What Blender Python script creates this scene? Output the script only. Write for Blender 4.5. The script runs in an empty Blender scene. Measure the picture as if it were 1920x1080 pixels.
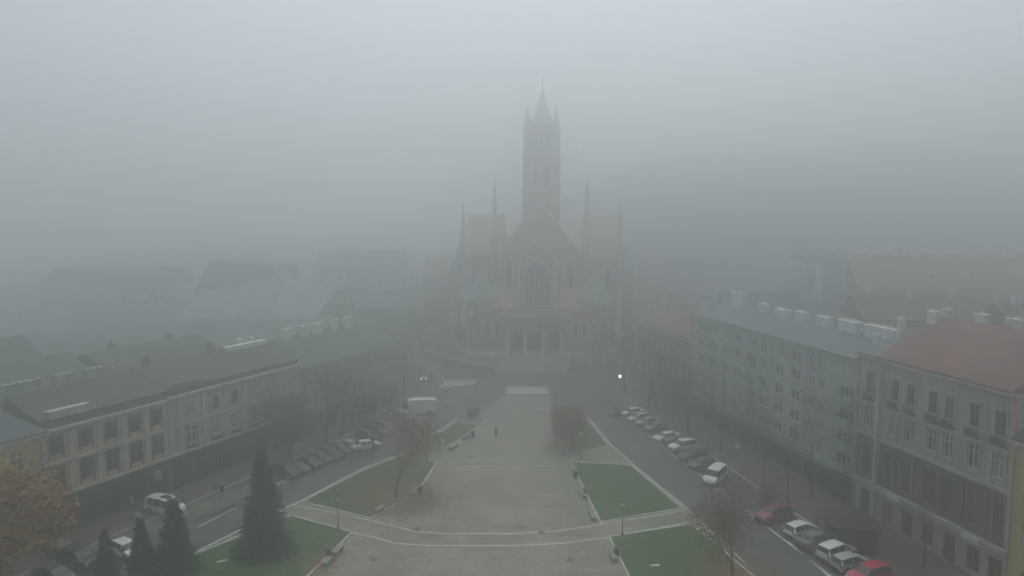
import bpy, bmesh, math, random
from mathutils import Vector, Matrix
random.seed(7)
SC = bpy.context.scene
COL = SC.collection
PI = math.pi
R = math.radians
# ---------------------------------------------------------------- camera
F = 1300.0; H = 34.0; PITCH = math.atan(120 / F)
cam = bpy.data.objects.new('camera', bpy.data.cameras.new('camera'))
COL.objects.link(cam)
cam.location = (0, 0, H)
cam.rotation_euler = (PI / 2 - PITCH, 0, 0)
cam.data.sensor_width = 36
cam.data.lens = 36 * F / 1920
cam.data.clip_end = 3000
cam.data.clip_start = 0.5
SC.camera = cam
# ---------------------------------------------------------------- sky, sun, exposure
SUN_EL, SUN_ROT = R(70), R(6)
w = bpy.data.worlds.new('World'); SC.world = w; w.use_nodes = True
nt = w.node_tree; nt.nodes.clear()
sky = nt.nodes.new('ShaderNodeTexSky'); sky.sky_type = 'NISHITA'; sky.sun_disc = False
sky.sun_elevation = SUN_EL; sky.sun_rotation = SUN_ROT
sky.air_density = 1.0; sky.dust_density = 3.0; sky.ozone_density = 1.0
hs = nt.nodes.new('ShaderNodeHueSaturation'); hs.inputs['Saturation'].default_value = 0.38
bg = nt.nodes.new('ShaderNodeBackground'); bg.inputs['Strength'].default_value = 0.10
out = nt.nodes.new('ShaderNodeOutputWorld')
nt.links.new(sky.outputs[0], hs.inputs['Color']); nt.links.new(hs.outputs[0], bg.inputs['Color'])
nt.links.new(bg.outputs[0], out.inputs['Surface'])
sd = bpy.data.lights.new('sun', 'SUN'); sd.energy = 1.0; sd.angle = R(80); sd.color = (1.0, 0.99, 0.97)
so = bpy.data.objects.new('sun', sd); COL.objects.link(so)
sdir = Vector((math.sin(SUN_ROT) * math.cos(SUN_EL), math.cos(SUN_ROT) * math.cos(SUN_EL), math.sin(SUN_EL)))
so.rotation_euler = sdir.to_track_quat('Z', 'Y').to_euler()
so.location = (0, -50, 200)
SC.view_settings.view_transform = 'Standard'; SC.view_settings.look = 'None'
SC.view_settings.gamma = 1.0; SC.view_settings.exposure = 0.34
SC.view_settings.use_curve_mapping = False
SC.cycles.volume_bounces = 12
SC.cycles.max_bounces = 16

# ---------------------------------------------------------------- helpers
def G(x, y, z=0.0):
    a = (x - 960) / F; b = (540 - y) / F
    dy = math.cos(PITCH) + b * math.sin(PITCH); dz = -math.sin(PITCH) + b * math.cos(PITCH)
    t = (z - H) / dz
    return (a * t, dy * t)

def tag(o, label=None, cat=None, group=None, kind=None):
    if label: o['label'] = label
    if cat: o['category'] = cat
    if group: o['group'] = group
    if kind: o['kind'] = kind
    return o

def empty(name, loc, rz=0.0, label=None, cat=None, group=None):
    o = bpy.data.objects.new(name, None); COL.objects.link(o)
    o.location = loc; o.rotation_euler = (0, 0, rz); o.empty_display_size = 0.3
    return tag(o, label, cat, group)

def copy_tree(o, parent=None):
    c = o.copy(); COL.objects.link(c)
    if parent is not None: c.parent = parent
    for ch in list(o.children): copy_tree(ch, c)
    return c

class MB:
    def __init__(s): s.v = []; s.f = []
    def add(s, vs, fs):
        n = len(s.v); s.v += [tuple(p) for p in vs]; s.f += [tuple(i + n for i in f) for f in fs]; return s
    def box(s, x0, x1, y0, y1, z0, z1):
        return s.add([(x0,y0,z0),(x1,y0,z0),(x1,y1,z0),(x0,y1,z0),(x0,y0,z1),(x1,y0,z1),(x1,y1,z1),(x0,y1,z1)],
                     [(0,3,2,1),(4,5,6,7),(0,1,5,4),(1,2,6,5),(2,3,7,6),(3,0,4,7)])
    def prism(s, pts, z0, z1):            # pts ccw in xy
        n = len(pts)
        a = sum(pts[i][0]*pts[(i+1)%n][1]-pts[(i+1)%n][0]*pts[i][1] for i in range(n))
        if a < 0: pts = pts[::-1]
        vs = [(p[0],p[1],z0) for p in pts] + [(p[0],p[1],z1) for p in pts]
        fs = [tuple(range(n-1,-1,-1)), tuple(range(n,2*n))]
        fs += [(i,(i+1)%n,n+(i+1)%n,n+i) for i in range(n)]
        return s.add(vs, fs)
    def xprism(s, pts, y0, y1):           # pts in (x,z), ccw seen from -y
        n = len(pts)
        a = sum(pts[i][0]*pts[(i+1)%n][1]-pts[(i+1)%n][0]*pts[i][1] for i in range(n))
        if a < 0: pts = pts[::-1]
        vs = [(p[0],y0,p[1]) for p in pts] + [(p[0],y1,p[1]) for p in pts]
        fs = [tuple(range(n)), tuple(range(2*n-1,n-1,-1))]
        fs += [(i,n+i,n+(i+1)%n,(i+1)%n) for i in range(n)]
        return s.add(vs, fs)
    def tube(s, p, q, r0, r1, n=6, cap=False):
        p = Vector(p); q = Vector(q); d = (q-p)
        if d.length < 1e-6: return s
        d.normalize(); a = d.orthogonal().normalized(); b = d.cross(a)
        vs = []
        for c, r in ((p, r0), (q, r1)):
            for i in range(n):
                t = 2*PI*i/n; vs.append(c + (a*math.cos(t)+b*math.sin(t))*r)
        fs = [(i,(i+1)%n,n+(i+1)%n,n+i) for i in range(n)]
        if cap: fs += [tuple(range(n-1,-1,-1)), tuple(range(n,2*n))]
        return s.add(vs, fs)
    def lathe(s, prof, n=12, c=(0,0,0), sq=False):
        vs = []; off = PI/4 if sq else 0; n = 4 if sq else n
        k = math.sqrt(2) if sq else 1
        for r, z in prof:
            for i in range(n):
                t = 2*PI*i/n + off; vs.append((c[0]+r*k*math.cos(t), c[1]+r*k*math.sin(t), c[2]+z))
        fs = []
        for j in range(len(prof)-1):
            for i in range(n): fs.append((j*n+i, j*n+(i+1)%n, (j+1)*n+(i+1)%n, (j+1)*n+i))
        fs.append(tuple(range(n-1,-1,-1))); fs.append(tuple(range((len(prof)-1)*n, len(prof)*n)))
        return s.add(vs, fs)
    def strip(s, pts, wd, z0, z1):
        for i in range(len(pts)-1):
            a = Vector(pts[i]); b = Vector(pts[i+1]); d = (b-a)
            if d.length < 1e-4: continue
            d.normalize(); nn = Vector((-d.y, d.x))*wd/2
            # mitre with neighbours
            na, nb = nn, nn
            if i > 0:
                d0 = (a-Vector(pts[i-1])).normalized(); m = (Vector((-d0.y,d0.x))+Vector((-d.y,d.x))).normalized()
                na = m*(wd/2/max(.3,m.dot(nn.normalized())))
            if i < len(pts)-2:
                d1 = (Vector(pts[i+2])-b).normalized(); m = (Vector((-d1.y,d1.x))+Vector((-d.y,d.x))).normalized()
                nb = m*(wd/2/max(.3,m.dot(nn.normalized())))
            s.prism([tuple(a-na),tuple(b-nb),tuple(b+nb),tuple(a+na)], z0, z1)
        return s
    def mesh(s, name, mats, smooth=None):
        me = bpy.data.meshes.new(name); me.from_pydata(s.v, [], s.f)
        for m in (mats if isinstance(mats, (list, tuple)) else [mats]): me.materials.append(m)
        if smooth:
            me.polygons.foreach_set('use_smooth', [True]*len(me.polygons))
            me.set_sharp_from_angle(angle=R(smooth))
        me.update(); return me
    def build(s, name, mat, parent=None, smooth=None):
        o = bpy.data.objects.new(name, s.mesh(name, mat, smooth)); COL.objects.link(o)
        if parent is not None: o.parent = parent
        return o

def inst(name, me, parent=None, loc=(0,0,0), rz=0.0):
    o = bpy.data.objects.new(name, me); COL.objects.link(o)
    if parent is not None: o.parent = parent
    o.location = loc; o.rotation_euler = (0,0,rz); return o

# ---------------------------------------------------------------- materials
def mat(name, col, col2=None, rough=0.85, scale=0.4, detail=6, bump=0.0, bscale=8.0, metal=0.0, stretch=(1,1,1), lo=.35, hi=.65, extra=None):
    m = bpy.data.materials.new(name); m.use_nodes = True
    n = m.node_tree; b = n.nodes['Principled BSDF']
    b.inputs['Roughness'].default_value = rough; b.inputs['Metallic'].default_value = metal
    tc = n.nodes.new('ShaderNodeTexCoord'); mp = n.nodes.new('ShaderNodeMapping')
    mp.inputs['Scale'].default_value = stretch
    n.links.new(tc.outputs['Object'], mp.inputs['Vector'])
    if col2 is None: col2 = tuple(c*0.8 for c in col)
    nz = n.nodes.new('ShaderNodeTexNoise'); nz.inputs['Scale'].default_value = scale; nz.inputs['Detail'].default_value = detail
    nz.inputs['Roughness'].default_value = 0.62
    n.links.new(mp.outputs[0], nz.inputs['Vector'])
    rp = n.nodes.new('ShaderNodeValToRGB')
    rp.color_ramp.elements[0].position = lo; rp.color_ramp.elements[0].color = (*col2, 1)
    rp.color_ramp.elements[1].position = hi; rp.color_ramp.elements[1].color = (*col, 1)
    n.links.new(nz.outputs['Fac'], rp.inputs['Fac'])
    last = rp.outputs['Color']
    if extra:
        last = extra(n, mp, last)
    n.links.new(last, b.inputs['Base Color'])
    if bump:
        nb = n.nodes.new('ShaderNodeTexNoise'); nb.inputs['Scale'].default_value = bscale; nb.inputs['Detail'].default_value = 4
        n.links.new(mp.outputs[0], nb.inputs['Vector'])
        bp = n.nodes.new('ShaderNodeBump'); bp.inputs['Strength'].default_value = bump; bp.inputs['Distance'].default_value = .1
        n.links.new(nb.outputs['Fac'], bp.inputs['Height']); n.links.new(bp.outputs[0], b.inputs['Normal'])
    return m

def mixc(n, fac, a, b, mode='MIX'):
    m = n.nodes.new('ShaderNodeMix'); m.data_type = 'RGBA'; m.blend_type = mode
    if isinstance(fac, float): m.inputs[0].default_value = fac
    else: n.links.new(fac, m.inputs[0])
    for k, c in ((6, a), (7, b)):
        if isinstance(c, tuple): m.inputs[k].default_value = (*c, 1)
        else: n.links.new(c, m.inputs[k])
    return m.outputs[2]

def paving(bw, bh, mortar, dark, rot=0.0, big=None):
    def f(n, mp, last):
        br = n.nodes.new('ShaderNodeTexBrick')
        m2 = n.nodes.new('ShaderNodeMapping'); m2.inputs['Rotation'].default_value = (0,0,rot)
        n.links.new(mp.outputs[0], m2.inputs['Vector']); n.links.new(m2.outputs[0], br.inputs['Vector'])
        br.inputs['Scale'].default_value = 1.0; br.inputs['Brick Width'].default_value = bw; br.inputs['Row Height'].default_value = bh
        br.inputs['Mortar Size'].default_value = mortar
        br.inputs['Color1'].default_value = (1,1,1,1); br.inputs['Color2'].default_value = (.84,.84,.85,1)
        br.inputs['Mortar'].default_value = (dark,dark,dark,1)
        return mixc(n, 1.0, last, br.outputs['Color'], 'MULTIPLY')
    return f

def streaks(amount):          # rain streaks and grime, long in z
    def f(n, mp, last):
        m2 = n.nodes.new('ShaderNodeMapping'); m2.inputs['Scale'].default_value = (1.6,1.6,.12)
        n.links.new(mp.outputs[0], m2.inputs['Vector'])
        nz = n.nodes.new('ShaderNodeTexNoise'); nz.inputs['Scale'].default_value = 1.3; nz.inputs['Detail'].default_value = 6
        n.links.new(m2.outputs[0], nz.inputs['Vector'])
        rp = n.nodes.new('ShaderNodeValToRGB'); rp.color_ramp.elements[0].position = .38; rp.color_ramp.elements[1].position = .62
        g = 1-amount
        rp.color_ramp.elements[0].color = (g,g,g*.97,1); rp.color_ramp.elements[1].color = (1,1,1,1)
        n.links.new(nz.outputs['Fac'], rp.inputs['Fac'])
        return mixc(n, 1.0, last, rp.outputs['Color'], 'MULTIPLY')
    return f

def rows(axis, period, dark):
    def f(n, mp, last):
        wv = n.nodes.new('ShaderNodeTexWave'); wv.bands_direction = axis; wv.wave_profile = 'SAW'
        wv.inputs['Scale'].default_value = 0.314/period; wv.inputs['Distortion'].default_value = .6; wv.inputs['Detail'].default_value = 2
        n.links.new(mp.outputs[0], wv.inputs['Vector'])
        rp = n.nodes.new('ShaderNodeValToRGB'); rp.color_ramp.elements[0].color = (dark,dark,dark,1); rp.color_ramp.elements[1].color = (1,1,1,1)
        rp.color_ramp.elements[1].position = .35
        n.links.new(wv.outputs['Fac'], rp.inputs['Fac'])
        return mixc(n, 1.0, last, rp.outputs['Color'], 'MULTIPLY')
    return f

def patches(period, dark, col, axis='X'):      # tile or sheet courses plus repaired and mossy patches
    f1 = rows(axis, period, dark)
    def f(n, mp, last):
        last = f1(n, mp, last)
        br = n.nodes.new('ShaderNodeTexBrick'); n.links.new(mp.outputs[0], br.inputs['Vector'])
        br.inputs['Scale'].default_value = 1.0; br.inputs['Brick Width'].default_value = 2.6; br.inputs['Row Height'].default_value = 1.1; br.inputs['Mortar Size'].default_value = .02
        br.inputs['Color1'].default_value = (1,1,1,1); br.inputs['Color2'].default_value = (.72,.74,.74,1); br.inputs['Mortar'].default_value = (.6,.6,.6,1)
        last = mixc(n, 1.0, last, br.outputs['Color'], 'MULTIPLY')
        nz = n.nodes.new('ShaderNodeTexNoise'); nz.inputs['Scale'].default_value = .35; nz.inputs['Detail'].default_value = 7
        n.links.new(mp.outputs[0], nz.inputs['Vector'])
        rp = n.nodes.new('ShaderNodeValToRGB'); rp.color_ramp.elements[0].position = .52; rp.color_ramp.elements[1].position = .68; rp.color_ramp.elements[1].color = (.7,.7,.7,1)
        n.links.new(nz.outputs['Fac'], rp.inputs['Fac'])
        return mixc(n, rp.outputs['Color'], last, col)
    return f

def litter(col, scale, lo, hi):
    def f(n, mp, last):
        nz = n.nodes.new('ShaderNodeTexNoise'); nz.inputs['Scale'].default_value = scale; nz.inputs['Detail'].default_value = 8; nz.inputs['Roughness'].default_value = .75
        n.links.new(mp.outputs[0], nz.inputs['Vector'])
        rp = n.nodes.new('ShaderNodeValToRGB'); rp.color_ramp.elements[0].position = lo; rp.color_ramp.elements[1].position = hi
        n.links.new(nz.outputs['Fac'], rp.inputs['Fac'])
        return mixc(n, rp.outputs['Color'], last, col)
    return f

M = {}
M['ground'] = mat('ground', (.060,.060,.051), (.036,.039,.030), scale=.05)
M['asphalt'] = mat('asphalt', (.085,.09,.085), (.05,.053,.05), rough=.6, scale=.22, detail=9, bump=.1, bscale=20, extra=litter((.035,.037,.036), .09, .52, .62))
M['sidewalk'] = mat('sidewalk', (.122,.104,.094), (.082,.072,.065), scale=.3, extra=paving(.5,.5,.02,.7,R(25)))
M['lot'] = mat('lot_gravel', (.150,.143,.108), (.105,.102,.078), scale=.35, bump=.2)
M['plaza'] = mat('plaza_stone', (.245,.235,.18), (.175,.17,.135), scale=.2, detail=10, lo=.40, hi=.60, rough=.65, extra=paving(2.4,1.2,.045,.5,R(3)))
M['path'] = mat('path_stone', (.246,.255,.183), (.204,.212,.153), scale=.4, extra=paving(.6,.6,.02,.8,R(20)))
M['kerb'] = mat('kerb_stone', (.493,.493,.441), (.346,.346,.304), scale=1.5)
M['lawn'] = mat('lawn', (.038,.105,.018), (.016,.048,.010), scale=.9, detail=9, bump=.5, bscale=14, extra=litter((.09,.080,.03), .25, .56, .74))
M['lawn_red'] = mat('lawn_leafy', (.040,.098,.018), (.018,.048,.011), scale=.9, detail=9, bump=.5, bscale=14, extra=litter((.11,.065,.022), .25, .54, .70))
M['paint'] = mat('road_paint', (.78,.78,.74), (.5,.5,.47), scale=3)
M['step'] = mat('step_stone', (.46,.46,.40), (.37,.37,.32), scale=.6, extra=streaks(.2))
M['ochre'] = mat('ochre_plaster', (.60,.49,.30), (.48,.39,.24), scale=.5, extra=streaks(.25))
M['cream'] = mat('cream_plaster', (.58,.48,.33), (.46,.38,.26), scale=.5, extra=streaks(.25))
M['yellow'] = mat('yellow_plaster', (.546,.461,.182), (.429,.364,.143), scale=.5, extra=streaks(.25))
M['greypl'] = mat('grey_plaster', (.459,.446,.365), (.351,.344,.284), scale=.5, extra=streaks(.3))
M['palegrey'] = mat('pale_grey_plaster', (.46,.49,.49), (.38,.41,.41), scale=.3, extra=streaks(.22))
M['greydark'] = mat('dark_grey_plaster', (.15,.145,.125), (.10,.10,.085), scale=.5, extra=streaks(.3))
M['churchglass'] = mat('hazed_leaded_glass', (.16,.17,.18), (.11,.12,.13), rough=.3, scale=2)  # lighter than the other panes: fog over the church put into the colour
M['churchtile'] = mat('church_hazed_tile', (.54,.36,.30), (.44,.29,.245), scale=.5, extra=rows('X',.4,.85))  # paler red tile, fog in front of the church roofs mixed into it
M['benchstone'] = mat('bench_concrete', (.26,.26,.23), (.2,.2,.18), scale=2)
M['chimneywhite'] = mat('chimney_render', (.40,.42,.41), (.27,.28,.27), scale=.9, extra=streaks(.35))
M['paleroof'] = mat('pale_sheet_roof', (.33,.34,.335), (.22,.23,.225), rough=.6, scale=.25, detail=8, extra=patches(.8,.75,(.2,.2,.19)))
M['greyish'] = mat('grey_cream_plaster', (.420,.392,.315), (.322,.294,.238), scale=.5, extra=streaks(.3))
M['hazedlead'] = mat('hazed_lead_sheet', (.42,.43,.42), (.34,.35,.34), rough=.6, scale=.6)  # pale grey imitates the spire and pinnacles fading into fog
M['mint'] = mat('mint_plaster', (.336,.462,.392), (.266,.371,.322), scale=.3, extra=streaks(.2))
M['pale'] = mat('whitewash', (.78,.79,.77), (.66,.67,.66), scale=.6, extra=streaks(.2))
M['firewall'] = mat('bare_render', (.688,.688,.675), (.575,.575,.562), scale=.25, extra=streaks(.2))
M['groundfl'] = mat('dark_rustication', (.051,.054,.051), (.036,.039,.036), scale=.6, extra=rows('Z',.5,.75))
M['darkwall'] = mat('brown_plaster', (.218,.186,.165), (.165,.143,.126), scale=.5, extra=streaks(.3))
M['trim'] = mat('stone_trim', (.617,.593,.512), (.474,.447,.381), scale=1.2, extra=streaks(.25))
M['trimgrey'] = mat('grey_trim', (.473,.473,.437), (.355,.355,.326), scale=1.2, extra=streaks(.25))
M['niche'] = mat('niche_paint', (.115,.105,.08), (.08,.075,.06), scale=.8)
M['slate'] = mat('dark_slate', (.065,.085,.07), (.035,.047,.038), rough=.75, scale=.5, extra=patches(.55,.7,(.04,.055,.03)))
M['sheet'] = mat('blue_grey_sheet', (.105,.15,.16), (.07,.105,.115), rough=.7, scale=.3, extra=patches(.6,.75,(.12,.11,.09)))
M['green'] = mat('green_sheet', (.075,.15,.095), (.05,.105,.068), rough=.65, scale=.35, extra=patches(.6,.7,(.07,.075,.05)))
M['redtile'] = mat('red_tile', (.235,.105,.08), (.15,.074,.06), scale=.6, extra=patches(.3,.7,(.09,.075,.06)))
M['redpale'] = mat('faded_red_tile', (.33,.20,.15), (.22,.14,.11), scale=.6, extra=patches(.3,.75,(.16,.13,.10)))
M['brick'] = mat('red_brick', (.54,.345,.275), (.42,.27,.22), scale=.4, extra=streaks(.15))  # brick lightened so its colour carries the fog veil on the church
M['churchstone'] = mat('church_limestone', (.720,.720,.648), (.552,.552,.492), scale=.8)
M['copper'] = mat('copper_patina', (.27,.39,.37), (.19,.29,.275), scale=.8, rough=.6)
M['glass'] = mat('window_glass', (.04,.045,.045), (.022,.025,.026), rough=.15, scale=.6)
def vary_glass(m):
    n = m.node_tree; b = n.nodes['Principled BSDF']; l = b.inputs['Base Color'].links[0].from_socket
    oi = n.nodes.new('ShaderNodeObjectInfo'); rp = n.nodes.new('ShaderNodeValToRGB')
    rp.color_ramp.interpolation = 'CONSTANT'; rp.color_ramp.elements[0].color = (0,0,0,1); rp.color_ramp.elements[1].position = .80; rp.color_ramp.elements[1].color = (.25,.25,.25,1)
    e = rp.color_ramp.elements.new(.94); e.color = (.6,.6,.6,1)
    n.links.new(oi.outputs['Random'], rp.inputs['Fac'])
    n.links.new(mixc(n, rp.outputs['Color'], l, (.34,.33,.29)), b.inputs['Base Color'])
vary_glass(M['glass'])
M['white'] = mat('white_joinery', (.74,.75,.73), (.6,.61,.59), scale=2)
M['brownframe'] = mat('brown_joinery', (.12,.09,.06), (.08,.06,.04), scale=2)
M['metal'] = mat('dark_iron', (.035,.038,.037), (.022,.025,.025), rough=.5, scale=3)
M['galv'] = mat('galvanised', (.36,.37,.37), (.26,.27,.27), rough=.5, scale=2)
M['bark'] = mat('bark', (.085,.072,.058), (.045,.04,.032), scale=2, stretch=(1,1,.3), bump=.4)
M['twig'] = mat('twigs', (.10,.088,.072), (.06,.053,.044), scale=2)
M['leaf_rust'] = mat('rust_leaves', (.21,.115,.062), (.13,.075,.042), scale=1.4)
M['leaf_orange'] = mat('orange_leaves', (.36,.17,.055), (.22,.125,.04), scale=.5)
M['leaf_olive'] = mat('olive_leaves', (.10,.10,.052), (.055,.062,.034), scale=1)
M['leaf_yellow'] = mat('yellow_leaves', (.25,.22,.06), (.14,.14,.045), scale=1)
M['needle'] = mat('needles', (.020,.030,.021), (.010,.015,.012), scale=1.2)
M['shrubred'] = mat('red_shrub', (.20,.035,.035), (.10,.02,.022), scale=1.2)
M['tyre'] = mat('tyre', (.025,.025,.025), (.018,.018,.018), rough=.8)
M['rim'] = mat('wheel_rim', (.42,.43,.44), (.3,.31,.32), rough=.35, metal=.6)
M['carglass'] = mat('car_glass', (.025,.03,.033), (.02,.023,.025), rough=.12)
M['lampglass'] = mat('lamp_lens', (.75,.76,.75), (.6,.6,.6), rough=.2)
M['redlens'] = mat('red_lens', (.35,.02,.02), (.25,.015,.015), rough=.2)
M['blackplastic'] = mat('black_trim', (.03,.03,.03), (.022,.022,.022), rough=.6)
M['skin'] = mat('skin', (.45,.28,.2))
M['hillgreen'] = mat('hill_ground', (.07,.075,.055), (.045,.05,.038), scale=.03)
M['awning'] = mat('awning_cloth', (.028,.027,.026), (.02,.02,.02), scale=1)
M['stonewhite'] = mat('white_stone', (.68,.68,.64), (.52,.52,.48), scale=2)
CAR = {}
def carpaint(name, col, rough=.3):
    CAR[name] = mat('paint_'+name, col, tuple(c*.93 for c in col), rough=rough, scale=1.2)
for k, c in dict(white=(.78,.79,.79), silver=(.42,.44,.45), grey=(.16,.175,.18), black=(.022,.024,.026), blue=(.04,.06,.10), red=(.46,.008,.05), darkred=(.22,.008,.035), green=(.03,.055,.045), sand=(.33,.31,.27)).items(): carpaint(k, c)
def emis(name, col, st):
    m = bpy.data.materials.new(name); m.use_nodes = True; b = m.node_tree.nodes['Principled BSDF']
    b.inputs['Base Color'].default_value = (*col, 1); b.inputs['Emission Color'].default_value = (*col, 1); b.inputs['Emission Strength'].default_value = st
    return m
M['lit'] = emis('lit_lamp', (1,.95,.85), 5.0)
M['headlit'] = emis('lit_headlight', (1,.97,.9), 2.5)

def structure(name, mb, m, z=0):
    o = mb.build(name, m); o['kind'] = 'structure'; return o

# ---------------------------------------------------------------- the lie of the place
LA = Vector(G(380, 900)); LB = Vector(G(709, 768)); LD = (LB-LA).normalized(); LN = Vector((-LD.y, LD.x))   # left facade line, inward
RA = Vector(G(1692, 1005)); RB = Vector(G(1305, 779)); RD = (RB-RA).normalized(); RN = Vector((RD.y, -RD.x))  # right facade line, inward
def LP(u, v=0): p = LA+LD*u+LN*v; return (p.x, p.y)      # v>0 into the building
def RP(u, v=0): p = RA+RD*u+RN*v; return (p.x, p.y)
LROT = math.atan2(LD.y, LD.x)
RROT = math.atan2(-RD.y, -RD.x)
def ext(a, b, y):    # extend the line a-b to world Y=y
    t = (y-a[1])/(b[1]-a[1]); return (a[0]+(b[0]-a[0])*t, y)

# ground sheets
NX = 60
gb = MB()
def hill(x, y):
    # wooded hill rising behind the church to the right, a lower shoulder to the left
    d = max(0.0, min(1.0, (y-235)/150)); d = d*d*(3-2*d)
    rx = max(0.0, min(1.0, (x+40)/150)); rx = rx*rx*(3-2*rx)
    h = (12+52*rx)*d
    h += 3*math.sin(x*.031+1)*d + 2*math.sin(y*.05+x*.02)*d
    return h
gx = [-700, -400, -250] + [-200+i*20 for i in range(31)] + [500, 700]
gy = [-100, 0, 100, 190, 230] + [245+i*15 for i in range(22)] + [650, 700]
vs = [(x, y, hill(x, y)) for y in gy for x in gx]
n_ = len(gx)
fs = [(j*n_+i, j*n_+i+1, (j+1)*n_+i+1, (j+1)*n_+i) for j in range(len(gy)-1) for i in range(n_-1)]
gb.add(vs, fs)
structure('ground', gb, M['ground'])
# road sheet
structure('road', MB().prism([LP(-60,-.0), (LP(-60)[0], 30), (RP(-60)[0], 30), RP(72), (34,176),(60,230),(24,230),(24,178),(-13,178),(-20,230),(-48,230), LP(60)], 0.002, 0.006), M['asphalt'])
# sidewalks in front of the facades
structure('sidewalk', MB().prism([LP(-60,0), LP(-60,-5.0), LP(50,-5.0), LP(54,-1), LP(54,0)], .01, .13), M['sidewalk'])
structure('sidewalk', MB().prism([RP(-45,0), RP(-45,-8.2), RP(64,-7.6), RP(70,-5), RP(70,0)], .01, .13), M['sidewalk'])
kb = MB().strip([LP(-60,-5.1), LP(50,-5.1)], .22, .01, .15); structure('kerb', kb, M['kerb'])
kb = MB().strip([RP(-45,-8.32), RP(64,-7.72)], .22, .01, .15); structure('kerb', kb, M['kerb'])
# parking strips
structure('parking_strip', MB().strip([LP(2,-7.6), LP(40,-7.6)], 4.6, .006, .010), M['sidewalk'])
a1 = G(545, 903); a2 = G(640, 862)
structure('parking_line', MB().strip([LP(2,-10.1), LP(40,-10.1)], .18, .006, .011), M['paint'])
structure('parking_line', MB().strip([RP(-16,-13.4), RP(40,-12.9)], .16, .006, .011), M['paint'])

# plaza slab (raised) with kerb
lk = [G(365,1039), G(470,986), G(565,941), G(680,880), G(770,846), G(853,789)]
lk0 = ext(lk[0], lk[1], 44.0)
rk = [G(1103,784), G(1145,835), G(1185,871), G(1285,954), G(1400,1062)]
rk0 = ext(rk[-2], rk[-1], 44.0)
top_l = G(905,772); top_r = G(1032,772)
outer = [lk0]+lk+[G(905,792), top_l, G(945,742), G(1030,742), top_r]+rk+[rk0]
structure('plaza', MB().prism(outer, .008, .12), M['plaza'])
structure('kerb', MB().strip([lk0]+lk, .34, .01, .16), M['kerb'])
structure('kerb', MB().strip(rk+[rk0], .34, .01, .16), M['kerb'])
# lawns
def lawn(pts, m):
    structure('lawn', MB().prism(pts, .121, .17), m)
    structure('lawn_kerb', MB().strip(pts+[pts[0], pts[1]][:1], .24, .121, .20), M['kerb'])
def inset_line(pts, d):
    return pts
def sh(p, dx, dy): return (p[0]+dx, p[1]+dy)
lawn([G(567,943), G(681,884), G(752,856), G(819,869), G(782,925), G(695,974)], M['lawn_red'])
l1a = G(545,969); l1b = G(660,1000); lb2 = G(592,1068)
lawn([l1a, l1b, ext(l1b, lb2, 45), ext(G(545,969), G(372,1040), 45)], M['lawn'])
lawn([G(774,849), G(855,792), G(903,796), G(868,822), G(822,851)], M['lawn'])
lawn([G(1070,868), G(1183,874), G(1278,955), G(1126,982)], M['lawn'])
r1a = G(1142,1009); r1b = G(1296,985); r1c = G(1390,1064)
lawn([r1a, r1b, ext(r1b, r1c, 45), ext(r1a, G(1180,1085), 45)], M['lawn'])
lawn([G(1030,780), G(1103,789), G(1141,838), G(1066,852)], M['lawn'])
# inlaid light bands of the paving
def band(px, wd=.3, m='kerb'):
    structure('paving_band', MB().strip([G(*p) for p in px], wd, .121, .126), M[m])
band([(545,948),(640,965),(695,978),(735,987),(775,998),(830,1002),(960,1003),(1050,997),(1126,985),(1290,958)])
band([(540,968),(660,1001),(705,1010),(740,1020),(800,1025),(960,1025),(1050,1021),(1140,1009),(1300,980)])
band([(875,865),(960,866),(1040,864)], .22); band([(868,876),(960,877),(1046,875)], .22)
band([(950,767),(1030,767)], .25)
structure('path', MB().prism([G(800,858),G(822,853),G(1066,854),G(1145,842),G(1182,871),G(1070,866),G(820,867)], .1205, .1235), M['path'])
structure('step_platform', MB().prism([G(949,742),G(1029,742),G(1027,728),G(951,728)], .13, .3), M['step'])
for k in range(3):
    structure('step_edge', MB().strip([G(952+k, 727-k*5), G(1026-k, 727-k*5)], .3, .3, .33), M['kerb']) if False else None
# zebra crossing, dashes, lot
for k in range(8):
    p = G(826+k*8.2, 726-k*0.6); q = G(838+k*8.2, 714-k*.4)
    structure('crossing_stripe', MB().strip([p, q], .42, .006, .011), M['paint'])
structure('lot', MB().prism([G(250,1010),G(395,962),G(452,938),G(500,905),LP(-2,-5.3),LP(-30,-5.3)], .006, .012), M['lot'])
for p in [(395,976),(409,970),(423,962),(437,955),(380,984)]:
    c = Vector(G(*p)); structure('lane_dash', MB().strip([tuple(c-LD*.5), tuple(c+LD*.5)], .2, .013, .018), M['paint'])
structure('lane_line', MB().strip([G(1478,1016), G(1560,1085)], .18, .006, .011), M['paint'])

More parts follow.
